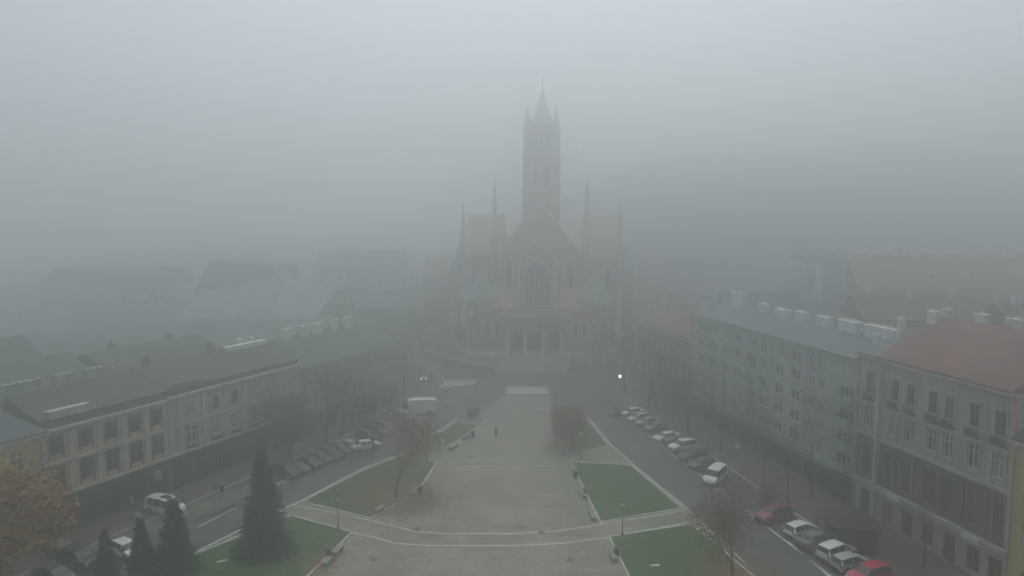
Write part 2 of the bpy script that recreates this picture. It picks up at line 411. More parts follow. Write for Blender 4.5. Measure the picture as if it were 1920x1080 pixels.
# ---------------------------------------------------------------- windows
WC = {}
def win_meshes(wd, ht, style):
    k = (round(wd,2), round(ht,2), style)
    if k in WC: return WC[k]
    g = MB().box(-wd/2, wd/2, .20, .24, 0, ht).mesh('window', M['brownframe'] if style == 'door' else M['glass'])
    fr = MB(); t = .05 if style in ('double', 'triple') else (.13 if style == 'bold' else .07)
    y0, y1 = .12, .195
    fr.box(-wd/2+.005, -wd/2+t, y0, y1, .005, ht-.005).box(wd/2-t, wd/2-.005, y0, y1, .005, ht-.005)
    fr.box(-wd/2+t, wd/2-t, y0, y1, .005, t).box(-wd/2+t, wd/2-t, y0, y1, ht-t, ht-.005)
    if style in ('cross', 'plain', 'brown'):
        fr.box(-.045, .045, y0-.02, y1, t, ht-t)
        fr.box(-wd/2+t, -.045, y0-.01, y1, ht*.66, ht*.66+.08).box(.045, wd/2-t, y0-.01, y1, ht*.66, ht*.66+.08)
    elif style == 'bold':
        fr.box(-.08, .08, y0-.02, y1, t, ht-t)
        fr.box(-wd/2+t, -.08, y0-.01, y1, ht*.64, ht*.64+.13).box(.08, wd/2-t, y0-.01, y1, ht*.64, ht*.64+.13)
    elif style == 'triple':
        for s in (-1, 1): fr.box(s*wd/6-.05, s*wd/6+.05, y0-.02, y1, t, ht-t)
    elif style == 'double':
        fr.box(-.06, .06, y0-.02, y1, t, ht-t)
    elif style == 'shop':
        fr.box(-.05, .05, y0-.02, y1, t, ht-t); fr.box(-wd/2+t, -.05, y0-.01, y1, ht*.75, ht*.75+.08).box(.05, wd/2-t, y0-.01, y1, ht*.75, ht*.75+.08)
    fm = fr.mesh('frame', M['brownframe'] if style in ('brown','shop','door') else M['white'])
    sl = MB().box(-wd/2-.14, wd/2+.14, -.16, .11, -.13, -.004).mesh('sill', M['trimgrey'])
    WC[k] = (g, fm, sl); return WC[k]

def facade(parent, L, H0, D, mwall, ops, name='wall', y=0.0, x0=0.0, z0=0.0, rec=.3):
    """solid wall with real window openings cut in its street side; ops = (xc, z, w, h, style)"""
    xs = sorted({x0, x0+L} | {o[0]-o[2]/2 for o in ops} | {o[0]+o[2]/2 for o in ops})
    zs = sorted({z0, z0+H0} | {o[1] for o in ops} | {o[1]+o[3] for o in ops})
    mb = MB()
    for i in range(len(xs)-1):
        for j in range(len(zs)-1):
            cx = (xs[i]+xs[i+1])/2; cz = (zs[j]+zs[j+1])/2
            if any(abs(cx-o[0]) < o[2]/2 and o[1] < cz < o[1]+o[3] for o in ops): continue
            mb.add([(xs[i],y,zs[j]),(xs[i+1],y,zs[j]),(xs[i+1],y,zs[j+1]),(xs[i],y,zs[j+1])], [(0,1,2,3)])
    for o in ops:
        a, b, c, d = o[0]-o[2]/2, o[0]+o[2]/2, o[1], o[1]+o[3]
        r = y+rec
        mb.add([(a,y,c),(b,y,c),(b,y,d),(a,y,d),(a,r,c),(b,r,c),(b,r,d),(a,r,d)], [(0,4,5,1),(1,5,6,2),(2,6,7,3),(3,7,4,0),(4,7,6,5)])
    a, b = x0, x0+L
    mb.add([(a,y,z0),(b,y,z0),(b,y+D,z0),(a,y+D,z0),(a,y,z0+H0),(b,y,z0+H0),(b,y+D,z0+H0),(a,y+D,z0+H0)],
           [(0,3,2,1),(4,5,6,7),(1,2,6,5),(2,3,7,6),(3,0,4,7)])
    wl = mb.build(name, mwall, parent)
    for o in ops:
        g, fm, sl = win_meshes(o[2], o[3], o[4])
        wn = inst('window' if o[4] != 'door' else 'door', g, parent, (o[0], y, o[1]))
        inst('frame', fm, wn)
        if o[4] not in ('door', 'shop', 'brown'): inst('sill', sl, wn)
    return wl

def zoned(parent, L, D, zones, ops, y=0.0, x0=0.0):
    """wall built storey band by storey band, each band its own material"""
    for (za, zb, m) in zones:
        facade(parent, L, zb-za, D, m, [o for o in ops if za <= o[1] < zb], y=y, x0=x0, z0=za)

def gable_roof(parent, L, D, ze, zr, m, x0=0.0, ov=.5, hip0=0.0, hip1=0.0, name='roof', y0=0.0, th=.18, ridge=None):
    """pitched roof with ridge along x (prism with eaves of thickness th)"""
    a, b = x0-(ov if hip0 else .02), x0+L+(ov if hip1 else .02); c, d = y0-ov, y0+D+ov; r = (y0+y0+D)/2 if ridge is None else ridge
    vs = [(a,c,ze),(b,c,ze),(b,d,ze),(a,d,ze),(a,c,ze+th),(b,c,ze+th),(b,d,ze+th),(a,d,ze+th),(a+hip0,r,zr),(b-hip1,r,zr)]
    fs = [(0,3,2,1),(0,1,5,4),(1,2,6,5),(2,3,7,6),(3,0,4,7),(4,5,9,8),(6,7,8,9),(5,6,9),(7,4,8)]
    o = MB().add(vs, fs).build(name, m, parent)
    return o

def chimney(parent, x, y, z, w=1.0, d=.7, h=1.8, m='pale'):
    mb = MB().box(x-w/2, x+w/2, y-d/2, y+d/2, z-1.2, z+h).box(x-w/2-.08, x+w/2+.08, y-d/2-.08, y+d/2+.08, z+h, z+h+.14)
    k = max(1, int(w/.7))
    for i in range(k):
        cx = x-w/2+w*(i+.5)/k
        mb.box(cx-.14, cx+.14, y-.14, y+.14, z+h+.14, z+h+.42)
    return mb.build('chimney', M[m], parent)

def dormer(parent, x, y, z, w=1.5, h=1.4, dp=2.6, m='slate', wallm='pale'):
    mb = MB().xprism([(x-w/2,z),(x+w/2,z),(x+w/2,z+h),(x,z+h+.5),(x-w/2,z+h)], y, y+dp)
    dm = mb.build('dormer', M[wallm], parent)
    MB().add([(x-w/2-.15,y-.2,z+h-.05),(x,y-.2,z+h+.6),(x+w/2+.15,y-.2,z+h-.05),(x-w/2-.15,y+dp,z+h-.05),(x,y+dp,z+h+.6),(x+w/2+.15,y+dp,z+h-.05)],
             [(0,1,4,3),(1,2,5,4),(0,2,1),(3,4,5)]).build('dormer_roof', M[m], dm)
    MB().box(x-w/2+.25, x+w/2-.25, y-.03, y+.02, z+.25, z+h-.1).build('pane', M['glass'], dm)
    return dm

def cornice(parent, L, z, m, x0=0.0, y=0.0, big=.55, name='cornice'):
    for xx in ([.12, L-.12] if L < 30 else [.12, L*.27, L*.52, L*.77, L-.12]):
        MB().tube((x0+xx, y-.1, .1), (x0+xx, y-.1, z-.7), .065, .065, 6).build('downpipe', M['galv'], parent)
    mb = MB().box(x0, x0+L, y-big*.5, y-.002, z-.45, z-.2).box(x0, x0+L, y-big, y-.002, z-.2, z)
    n = int(L/.9)
    for i in range(n):
        cx = x0+L*(i+.5)/n; mb.box(cx-.12, cx+.12, y-big*.8, y-.002, z-.62, z-.452)
    return mb.build(name, m, parent)

def lrow(u0, L, label, name='townhouse', cat='building', group=None):
    p = LP(u0); return empty(name, (p[0], p[1], 0), LROT, label, cat, group)
def rrow(u0, L, label, name='townhouse', cat='building', group=None):   # local x runs from far end to near end
    p = RP(u0+L); return empty(name, (p[0], p[1], 0), RROT, label, cat, group)

# ---------------------------------------------------------------- left row
# L1 palace-like house with painted niches
def surround(parent, xc, z, w, h, m, y=0.0):
    mb = MB().box(xc-w/2-.2, xc-w/2-.002, y-.09, y-.002, z, z+h).box(xc+w/2+.002, xc+w/2+.2, y-.09, y-.002, z, z+h)
    mb.box(xc-w/2-.3, xc+w/2+.3, y-.2, y-.002, z+h, z+h+.22)
    return mb.build('window_surround', m, parent)

b = lrow(-20.2, 15.3, 'two storey ochre palace house with tall dark painted bays, left of the white minivan')
LL = 15.3; bays = [1.6, 4.9, 7.9, 10.9, 13.8]
ops = []
for x in bays:
    ops += [(x, 5.4, 1.25, 2.1, 'brown'), (x, 9.15, 1.2, 2.0, 'brown')]
for x in bays: ops.append((x, .35, 1.9, 2.9, 'shop'))
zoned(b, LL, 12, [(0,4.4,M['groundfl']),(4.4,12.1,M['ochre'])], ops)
for z in (4.6, 8.3): MB().box(0, LL, -.28, -.002, z-.12, z+.16).build('string_course', M['trim'], b)
for x in [.36, 3.25, 6.4, 9.4, 12.35, 14.93]:
    MB().box(x-.35, x+.35, -.14, -.002, 4.8, 8.14).build('pilaster', M['trim'], b); MB().box(x-.32, x+.32, -.14, -.002, 8.5, 11.4).build('pilaster', M['trim'], b)
for x in bays:
    for z0, z1, wz, wh in ((4.8,8.1,5.4,2.1),(8.5,11.4,9.15,2.0)):
        for s in (-1,1):
            xa, xb = sorted((x+s*.63, x+s*.88)); MB().box(xa, xb, -.03, -.001, z0+.2, z1-.15).build('niche_panel', M['niche'], b)
        MB().box(x-.63, x+.63, -.03, -.001, wz+wh+.03, z1-.15).build('niche_head', M['niche'], b)
cornice(b, LL, 12.1, M['trim'])
MB().box(0.02, LL-.02, .25, 11.8, 12.1, 12.95).build('attic_wall', M['darkwall'], b)
rf = gable_roof(b, LL, 12, 12.96, 15.3, M['slate'], ov=.15)
MB().box(1.2, 5.2, -.1, .6, 13.0, 13.9).box(1.0, 5.4, -.2, .7, 13.9, 14.02).build('attic_parapet', M['trim'], b)
for x, wv in ((1.8, 4.2), (6.6, 2.4), (10.4, 2.8)): chimney(rf, x, 6.2, 14.9, wv, .8, 1.5, 'chimneywhite')
chimney(rf, 13.6, 8, 14.4, 1.0, .7, 1.3, 'brick')

# ground floor dark shop front on L0/L1
# L2 cream house with risalits
b = lrow(-4.9, 23.7, 'cream town house with white framed windows and projecting end bay under a dark slate roof')
LL = 23.7; xs2 = [3.6, 7.5, 10.8, 14.3, 17.4, 21.6]
ops = []
for i, x in enumerate(xs2):
    wd = 1.5 if i in (0,) else 1.15
    ops += [(x, 5.5, wd, 2.3, 'bold' if i in (0,1,2) else 'cross'), (x, 9.1, 1.1 if i else 1.2, 1.9, 'brown' if i in (1,2) else 'bold'), (x, .3, 1.6, 3.0, 'shop' if i % 2 else 'door')]
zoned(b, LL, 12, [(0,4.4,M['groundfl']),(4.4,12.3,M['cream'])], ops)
for z in (4.6, 8.4): MB().box(0, LL, -.28, -.002, z-.12, z+.16).build('string_course', M['trim'], b)
for i, x in enumerate(xs2):
    surround(b, x, 5.5, 1.5 if i == 0 else 1.15, 2.3, M['trim']); surround(b, x, 9.1, 1.2 if i == 0 else 1.1, 1.9, M['trim'])
    MB().box(x-.8, x+.8, -.06, -.002, 4.8, 5.3).build('apron_panel', M['niche'], b)
for x in (.4, 1.9, 5.5, 9.1, 12.6, 15.9, 19.5, 23.3): MB().box(x-.3, x+.3, -.13, -.002, 4.8, 8.25).build('pilaster', M['trim'], b); MB().box(x-.28, x+.28, -.13, -.002, 8.6, 11.6).build('pilaster', M['trim'], b)
cornice(b, LL, 12.3, M['trim'])
MB().box(0.02, LL-.02, .25, 11.8, 12.3, 12.9).build('attic_wall', M['darkwall'], b)
rf = gable_roof(b, LL, 12, 12.91, 15.5, M['slate'], ov=.15)
MB().box(.2, 5.4, -.1, .6, 13.0, 13.8).build('attic_parapet', M['darkwall'], b)
MB().box(14.5, 22.5, 5.3, 6.3, 15.1, 15.9).build('roof_parapet', M['pale'], rf)
for x in (2.5, 13, 18.2, 20.4): chimney(rf, x, 6.8, 15.1, .8, .7, 1.3, 'pale' if x > 15 else 'darkwall')

# L3 green roofed house
b = lrow(18.8, 26.4, 'long house with green sheet metal roof and a row of small white chimneys')
LL = 26.4; xs3 = [2.2+i*2.75 for i in range(9)]
ops = []
for i, x in enumerate(xs3):
    ops += [(x, 4.9, 1.25, 2.2, 'bold'), (x, 8.3, 1.15, 1.9, 'bold'), (x, .2, 1.3 if i % 3 else 1.5, 2.9, 'door' if i % 3 == 0 else 'shop')]
zoned(b, LL, 12, [(0,4.0,M['darkwall']),(4.0,11.2,M['greyish'])], ops)
for z in (4.2, 7.8): MB().box(0, LL, -.25, -.002, z-.12, z+.12).build('string_course', M['trim'], b)
for x in xs3: surround(b, x, 4.9, 1.15, 2.2, M['trim']); surround(b, x, 8.3, 1.05, 1.9, M['trim'])
cornice(b, LL, 11.2, M['trim'])
rf = gable_roof(b, LL, 12, 11.25, 15.6, M['green'], ov=.6, hip1=4)
for x, wv in ((3.4,2.0), (7.4,1.9), (10.8,2.3), (15.2,1.8), (19.0,2.2)): chimney(rf, x, 5.6, 15.2, wv, .8, 1.6)

# L0 corner house, yellow, set forward
b = lrow(-42, 21.6, 'yellow plastered corner house with grey sheet roof at the left edge', 'corner_house')
facade(b, 21.6, 12.1, 13, M['yellow'], [(x, z, 1.2, 1.8, 'cross') for x in (2.5,6,9.5,13,16.5,19.2) for z in (1.2, 5.2, 8.9)], y=-.5)
MB().box(0, 21.6, -.75, -.502, 4.3, 4.6).build('string_course', M['trim'], b)
cornice(b, 21.6, 12.1, M['trim'], y=-.5)
rf = gable_roof(b, 21.6, 13, 12.15, 18.2, M['sheet'], ov=.5, y0=-.5, hip1=6.5)
chimney(rf, 8, 5, 17.6, 1.6, .8, 1.3)

# dark roofed courtyard houses behind the left row
for k, (u0, L_, v, h, rh, lab) in enumerate([(-38, 36, 17, 12.2, 3.6, 'long courtyard house with black roof directly behind the palace house'),
                                  (0, 20, 17, 12.4, 2.8, 'courtyard house with dark roof and rooftop boxes behind the cream town house'),
                                  (-30, 34, 38, 11, 5, 'grey courtyard block fading into fog far left'),]):
    p = LP(u0, v); b = empty('courtyard_house', (p[0], p[1], 0), LROT, lab, 'building')
    facade(b, L_, h, 13, M['firewall'] if k != 1 else M['darkwall'], [(x, z, 1.1, 1.7, 'cross') for x in [2+i*3.4 for i in range(int(L_/3.4))] for z in (h-2.6,)])
    rf = gable_roof(b, L_, 13, h+.02, h+rh, M['slate'], ov=.4)
    for i in range(int(L_/10)): chimney(rf, 5+i*10, 7.5, h+rh-.6, .9, .7, 1.0, 'darkwall')
# large blank side wall of the hall further back
p = G(322, 622); 
b = empty('hall', (-89, 183, 0), R(-4), 'big hall with broad pale roof and dark gabled block behind it left of the church', 'building')
MB().box(0,38,0,26,0,9).build('wall', M['firewall'], b)
HP = [(0,15.4),(10,16.2),(16,18.0),(21.8,19.2),(22.6,21.5),(24.2,21.5),(25,19.0),(33,17.5),(38,15.5)]
MB().add([(x,-.4,9.02) for x, z in HP]+[(x,14,z) for x, z in HP]+[(x,26.4,9.02) for x, z in HP],
         [(i,i+1,i+10,i+9) for i in range(8)]+[(9+i,10+i,19+i,18+i) for i in range(8)]+[(0,9,18),(8,26,17)]+[(i,18+i,19+i,i+1) for i in range(8)]).build('pale_roof', M['paleroof'], b)
MB().add([(-3,14.5,9),(-3,14.5,15.5),(1.5,15.0,23.5),(20,15.0,22),(21,14.6,19.2),(10,14.5,16.0),(10,14.5,9),(-3,34,9),(-3,34,15.5),(1.5,34,23.5),(20,34,22),(21,34,19.2),(21,34,9),(21,14.6,9)],
         [(0,6,5,1),(6,13,4,5),(1,5,4,3,2),(0,1,8,7),(1,2,9,8),(2,3,10,9),(3,4,11,10),(4,13,12,11),(7,8,9,10,11,12)]).build('roof', M['slate'], b)
MB().tube((-3.05,14.3,15.4),(1.4,14.8,23.5),.25,.25,6,True).build('gable_coping', M['pale'], b)
for x, y, L_, D_, h, rh, wm, rm, lab, rz in [
    (-54, 192, 14, 12, 12, 3.5, 'darkwall', 'slate', 'narrow brown house between the pale hall and the church', 6),
    (-42, 184, 17, 12, 11, 4.5, 'palegrey', 'sheet', 'grey sheet roofed house beside the rising street left of the church', 20),
    (-66, 232, 30, 14, 19, 6, 'firewall', 'green', 'big green roofed block rising from fog behind the hall', 4),
    (-30, 232, 22, 14, 17, 6, 'darkwall', 'redpale', 'tall faded house in fog just left of the church roof', -6),
    (-140, 205, 40, 14, 16, 5, 'firewall', 'slate', 'faint apartment block in deep fog at the far left', 0)]:
    b = empty('town_house', (x, y, 0), R(rz), lab, 'building')
    n = int(L_/3.2)
    facade(b, L_, h, D_, M[wm], [(1.8+i*3.2, z, 1.1, 1.7, 'cross') for i in range(n) for z in (h-2.6, h-6.0)])
    cornice(b, L_, h, M['trimgrey'])
    rf = gable_roof(b, L_, D_, h+.02, h+rh, M[rm], ov=.5)
    chimney(rf, L_*.3, D_*.5, h+rh-.3, 1.3, .8, 1.3); chimney(rf, L_*.75, D_*.5, h+rh-.3, 1.0, .8, 1.3)

# ---------------------------------------------------------------- right row
# R1 grey house with red tile roof
b = rrow(-12.6, 20.5, 'grey four storey house with red tile roof above the dark shop fronts at right')
LL = 20.5
def rx(px_u): return 7.9-px_u      # u along the row -> local x
bx = [rx(6.0), rx(2.2)+.1, rx(-.2), rx(-3.2), rx(-5.3), rx(-8.2), rx(-11.0)]
ops = []
for x in bx:
    ops += [(x, 14.6, 1.15, 2.3, 'brown'), (x, 10.6, 1.25, 2.4, 'cross'), (x, 5.0, 1.6, 3.4, 'brown')]
for i, x in enumerate([1.9, 5.6, 8.4, 11.2, 14.0, 16.8, 19.2]): ops.append((x, .15 if i % 2 == 0 else .6, 1.5, 2.8 if i % 2 == 0 else 2.3, 'shop'))
zoned(b, LL, 13, [(0,3.9,M['greypl']),(3.9,9.5,M['greydark']),(9.5,18.9,M['greypl'])], ops)
for z in (9.6, 13.4): MB().box(0, LL, -.3, -.002, z-.14, z+.18).build('string_course', M['trimgrey'], b)
MB().box(3.9, LL, -.5, -.002, 3.75, 4.3).box(0, 3.55, -.5, -.002, 3.75, 4.3).build('shop_fascia', M['trimgrey'], b)
for x in bx:
    surround(b, x, 14.6, 1.15, 2.3, M['trimgrey']); surround(b, x, 10.6, 1.25, 2.4, M['trimgrey'])
    MB().box(x-.75, x+.75, -.4, -.002, 13.65, 13.8).box(x-.75, x+.75, -.42, -.36, 13.8, 14.5).build('balconet', M['metal'], b)
for x in (6.2, 8.9, 12.4, 15.9, 18.6): MB().box(x-.2, x+.2, -.16, -.002, 4.35, 9.3).build('pilaster', M['darkwall'], b)
MB().box(3.55, 3.9, -.55, -.002, 0, 18.4).build('pilaster', M['trim'], b)
MB().box(LL-.35, LL-.01, -.2, -.002, 0, 18.4).build('pilaster', M['brick'], b)
for i, x in enumerate((7, 12.6, 17)):
    MB().box(x-.9, x+.9, -.72, -.52, 3.7, 4.25).build('shop_sign', M['stonewhite'] if i != 1 else M['brick'], b)
cornice(b, LL, 18.9, M['trimgrey'], big=.8)
rf = gable_roof(b, LL-3.8, 13, 18.95, 23.6, M['redtile'], x0=3.8, ov=.8)
gable_roof(b, 3.78, 13, 18.95, 21.5, M['sheet'], x0=0, ov=.7, name='bay_roof')
for x, wv in ((4.5, .9), (9, 1.2), (13, 1.8), (17.6, 1.2)): chimney(rf, x, 7.4, 23.1, wv, .8, 1.2, 'firewall')
chimney(rf, 1.0, 4.5, 20.9, .6, .6, 1.9); chimney(rf, 4.6, 5.5, 23.2, 1.2, .7, .9)
# R0 yellow house
b = rrow(-34, 21.3, 'yellow ochre house at the right edge beyond the grey house', 'corner_house')
facade(b, 21.3, 14.8, 13, M['yellow'], [(x, z, 1.2, 2.0, 'cross') for x in (1.9,5.3,8.7,12.1,15.5,18.9) for z in (1.2,5.6,10)], y=-.25)
cornice(b, 21.3, 14.8, M['trim'], y=-.25)
gable_roof(b, 21.3, 13, 14.85, 18.8, M['slate'], ov=.5, y0=-.25)

# R2 pale modern block
b = rrow(7.95, 43.1, 'pale blue grey modern apartment block with five window rows and white chimneys', 'apartment_block')
LL = 43.1
def r2x(u): return 51.05-u
ops = []
cols = [(10.0,'triple',2.5),(14.8,'double',1.2),(16.9,'double',1.2),(20.3,'double',2.0),(24.2,'double',2.0),(28.4,'double',1.9),(31.6,'triple',2.5),(35.6,'double',1.9),(39.2,'double',1.9),(43.6,'triple',2.4),(47.6,'double',1.9)]
for u, st, wd in cols:
    for z in (4.4, 7.2, 10.0, 12.8, 15.4):
        if z == 15.4 and u == 10.0: continue
        ops.append((r2x(u), z, wd, 1.45, st))
for i in range(12): ops.append((2.2+i*3.5, .2, 2.1, 2.6, 'shop'))
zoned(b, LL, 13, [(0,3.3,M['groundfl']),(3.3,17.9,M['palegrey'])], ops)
MB().box(0, LL, -1.1, -.002, 3.15, 3.45).build('shop_canopy', M['sheet'], b)
for u in (12.4, 26.3, 37.4, 45.6): MB().box(r2x(u)-.9, r2x(u)+.9, -.06, -.001, 3.5, 17.4).build('mint_panel', M['mint'], b)
for u in (31.6, 43.6, 10.0):
    for z in (4.3, 7.1, 9.9, 12.7):
        x = r2x(u); bl = MB().box(x-1.5, x+1.5, -1.0, -.002, z-.25, z-.13).build('balcony', M['palegrey'], b)
        m2 = MB().box(x-1.5, x+1.5, -1.0, -.95, z-.12, z+.75).box(x-1.5, x-1.45, -.94, -.003, z-.12, z+.75).box(x+1.45, x+1.5, -.94, -.003, z-.12, z+.75)
        m2.build('balcony_panel', M['mint'], bl)
cornice(b, LL, 17.9, M['mint'], big=.5)
rf = gable_roof(b, LL, 13, 17.95, 19.9, M['sheet'], ov=.6)
for u, wv, hh in ((11.5, 5.5, 1.6), (17.5, 3.6, 1.5), (23, 2.4, 1.4), (28, 2.2, 1.4), (33, 3.2, 1.2), (38, 2.0, 1.5), (46, 3.5, 2.6)):
    chimney(rf, r2x(u), 6.0, 19.5, wv, 1.0, hh)
chimney(rf, r2x(9), 3.0, 18.5, .6, .6, 2.2)

# R3 lower brown house
b = rrow(51.15, 19.5, 'brown three storey house with arched upper windows and faded red roof')
ops = [(1.7+i*2.65, z, 1.0, hh, st) for i in range(7) for z, hh, st in ((.3,2.6,'shop'),(4.6,2.2,'cross'),(8.6,2.2,'cross'))]
facade(b, 19.5, 13.2, 13, M['darkwall'], ops)
for i in range(7):
    x = 1.7+i*2.65; surround(b, x, 4.6, 1.0, 2.2, M['trim']); surround(b, x, 8.6, 1.0, 2.2, M['trim'])
cornice(b, 19.5, 13.2, M['trim'])
rf = gable_roof(b, 19.5, 13, 13.25, 17.8, M['redtile'], ov=.6, hip0=4)
chimney(rf, 12, 6, 17.5, 1.2, .8, 1.4); chimney(rf, 17, 7, 17.5, 2.4, .8, 1.4)

# R4 big red roofed block behind
b = empty('tenement', (76, 152, 0), R(-3), 'large tenement with long red roof and pale firewalls high behind the right row', 'building')
ops = [(x, z, wd, 1.9, st) for x, wd, st in ((3,1.2,'cross'),(7,1.2,'cross'),(11.6,1.2,'cross'),(15.6,2.1,'triple'),(20.6,1.2,'cross'),(25,1.2,'cross'),(29,1.2,'cross'),(33,1.2,'cross'),(38,1.2,'cross'),(42,1.2,'cross')) for z in (16.2, 12.2, 8.4)]
facade(b, 46, 19.6, 14, M['greypl'], ops)
cornice(b, 46, 19.6, M['trimgrey'])
rf = gable_roof(b, 46, 14, 19.65, 27.4, M['redpale'], ov=.5)
for x, wv in ((1.0, .7), (5.5, .7), (11.0, 1.6), (15.4, 1.8), (20.8, .9), (28.5, 3.0), (36, 2.2)): chimney(rf, x, 6.6, 26.9, wv, .9, 1.5)
for x in (8, 18.5): MB().box(x-.3, x+.3, -.4, 6.6, 19.7, 24).build('roof_firewall', M['pale'], rf) if False else None
dormer(rf, 16.6, 2.0, 21.0, 1.6, 1.4, 3.0, 'redpale'); dormer(rf, 25, 2.0, 21.0, 1.6, 1.4, 3.0, 'redpale'); dormer(rf, 34, 2.0, 21.0, 1.6, 1.4, 3.0, 'redpale')
b = empty('tenement', (66.5, 156, 0), R(-3), 'narrow pale side wall with brown top left of the long red roofed tenement', 'building')
facade(b, 8.8, 25.5, 12, M['palegrey'], [(6.8, 17, .9, 1.4, 'cross'), (6.8, 13, .9, 1.4, 'cross')])
MB().box(1.6, 3.0, -.9, -.002, 17, 25).build('flue', M['pale'], b)
gable_roof(b, 8.8, 12, 25.55, 27.2, M['slate'], ov=.3)
for x, y, L_, D_, h, rh, wm, rm, lab, rz in [
    (46, 150, 17, 12, 14.5, 4.5, 'darkwall', 'slate', 'dark roofed courtyard house between the modern block and the pale side wall', -10),
    (60, 118, 22, 12, 17.5, 3.8, 'greypl', 'slate', 'dark grey courtyard wing behind the modern block', -8),
    (72, 98, 34, 11, 18.5, 3.6, 'darkwall', 'slate', 'low dark courtyard roofs with small white chimneys behind the grey house', -5),
    (44, 196, 26, 12, 9, 5, 'darkwall', 'slate', 'faint dark roofed house under the wooded hill right of the church', -14),
    (84, 205, 34, 12, 12, 5, 'darkwall', 'slate', 'dim house in fog at the foot of the hill behind the tenement', -4)]:
    b = empty('courtyard_house', (x, y, 0), R(rz), lab, 'building')
    n = int(L_/3.4)
    facade(b, L_, h, D_, M[wm], [(1.8+i*3.4, z, 1.1, 1.7, 'cross') for i in range(n) for z in (h-2.6, h-6.0)])
    rf = gable_roof(b, L_, D_, h+.02, h+rh, M[rm], ov=.5)
    for i in range(max(1, int(L_/7))): chimney(rf, 3+i*7, D_*.5, h+rh-.3, 1.0, .8, 1.2)

# ---------------------------------------------------------------- church
CH = empty('church', (5.5, 166.0, 2.8), R(-7), 'red brick neo-gothic church with tall central tower, copper caps and triple arched stone porch', 'church')
def arch_wall(x0, x1, z1, arches, y0, y1):
    """wall slab pierced by pointed arches: list (xc, half width, spring z, top z)"""
    mb = MB(); xs = [x0]
    for (c, hw, sp, tp) in arches: xs += [c-hw, c+hw]
    xs.append(x1)
    for i in range(0, len(xs), 2): mb.box(xs[i], xs[i+1], y0, y1, 0, z1)
    for (c, hw, sp, tp) in arches:
        N = 10; pts = []
        for k in range(N+1):
            t = k/N; x = c-hw+2*hw*t; q = abs(2*t-1); z = sp+(tp-sp)*math.sqrt(max(0, 1-q**1.7)); pts.append((x, z))
        for k in range(N):
            (xa, za), (xb, zb) = pts[k], pts[k+1]
            mb.xprism([(xa,za),(xb,zb),(xb,z1),(xa,z1)], y0, y1)
    return mb
def gwin(parent, x, z, w, h, y, stone=True, ax='y', deep=.25):
    """pointed window: glass panel and stone frame standing proud of the wall at y (facing -y)"""
    def outline(hw, b0, top, sp):
        p = [(x-hw, b0), (x+hw, b0), (x+hw, sp)]
        for k in range(1, 8):
            t = k/8; p.append((x+hw*(1-2*t), sp+(top-sp)*math.sqrt(max(0, 1-abs(2*t-1)**1.7))))
        p.append((x-hw, sp)); return p
    g = MB().xprism(outline(w/2, z, z+h, z+h-w*.75), y-.06, y-.001).build('window', M['churchglass'], parent)
    o1 = outline(w/2+.01, z, z+h, z+h-w*.75); o2 = outline(w/2+.3, z-.3, z+h+.35, z+h-w*.75)
    fr = MB(); n = len(o1)
    for k in range(n):
        a, bb, c, d = o1[k], o1[(k+1)%n], o2[(k+1)%n], o2[k]
        fr.xprism([a, bb, c, d], y-deep, y-.002)
    k = max(1, int(w/1.1))
    for i in range(1, k):
        xx = x-w/2+w*i/k; fr.box(xx-.08, xx+.08, y-.16, y-.062, z, z+h-w*.5)
    fr.build('tracery', M['churchstone'] if stone else M['trim'], g)
    return g
# porch
arch_wall(-7.2, 7.2, 8.6, [(-4.4,1.65,3.6,6.7),(0,1.75,3.6,7.0),(4.4,1.65,3.6,6.7)], 0, 1.0).build('porch_wall', M['greyish'], CH)
MB().box(-7.2, -6.5, 1.0, 5, 0, 8.6).box(6.5, 7.2, 1.0, 5, 0, 8.6).box(-6.5, 6.5, 4.6, 4.99, 0, 8.6).build('porch_side', M['greyish'], CH)
MB().box(-7.4, 7.4, -.25, 5, 8.6, 9.1).box(-7.2, 7.2, -.1, .3, 9.1, 10.0).build('porch_parapet', M['trim'], CH)
for x in (-6.6, -2.2, 2.2, 6.6):
    MB().lathe([(.62,0),(.62,.6),(.42,.8),(.40,4.6),(.62,5.0),(.62,5.4)], 10, (x,-.45,0)).build('column', M['churchstone'], CH, 40)
for x in (-4.4, 0, 4.4): MB().box(x-1.2, x+1.2, 4.35, 4.58, 0, 4.6).build('door', M['brownframe'], CH)
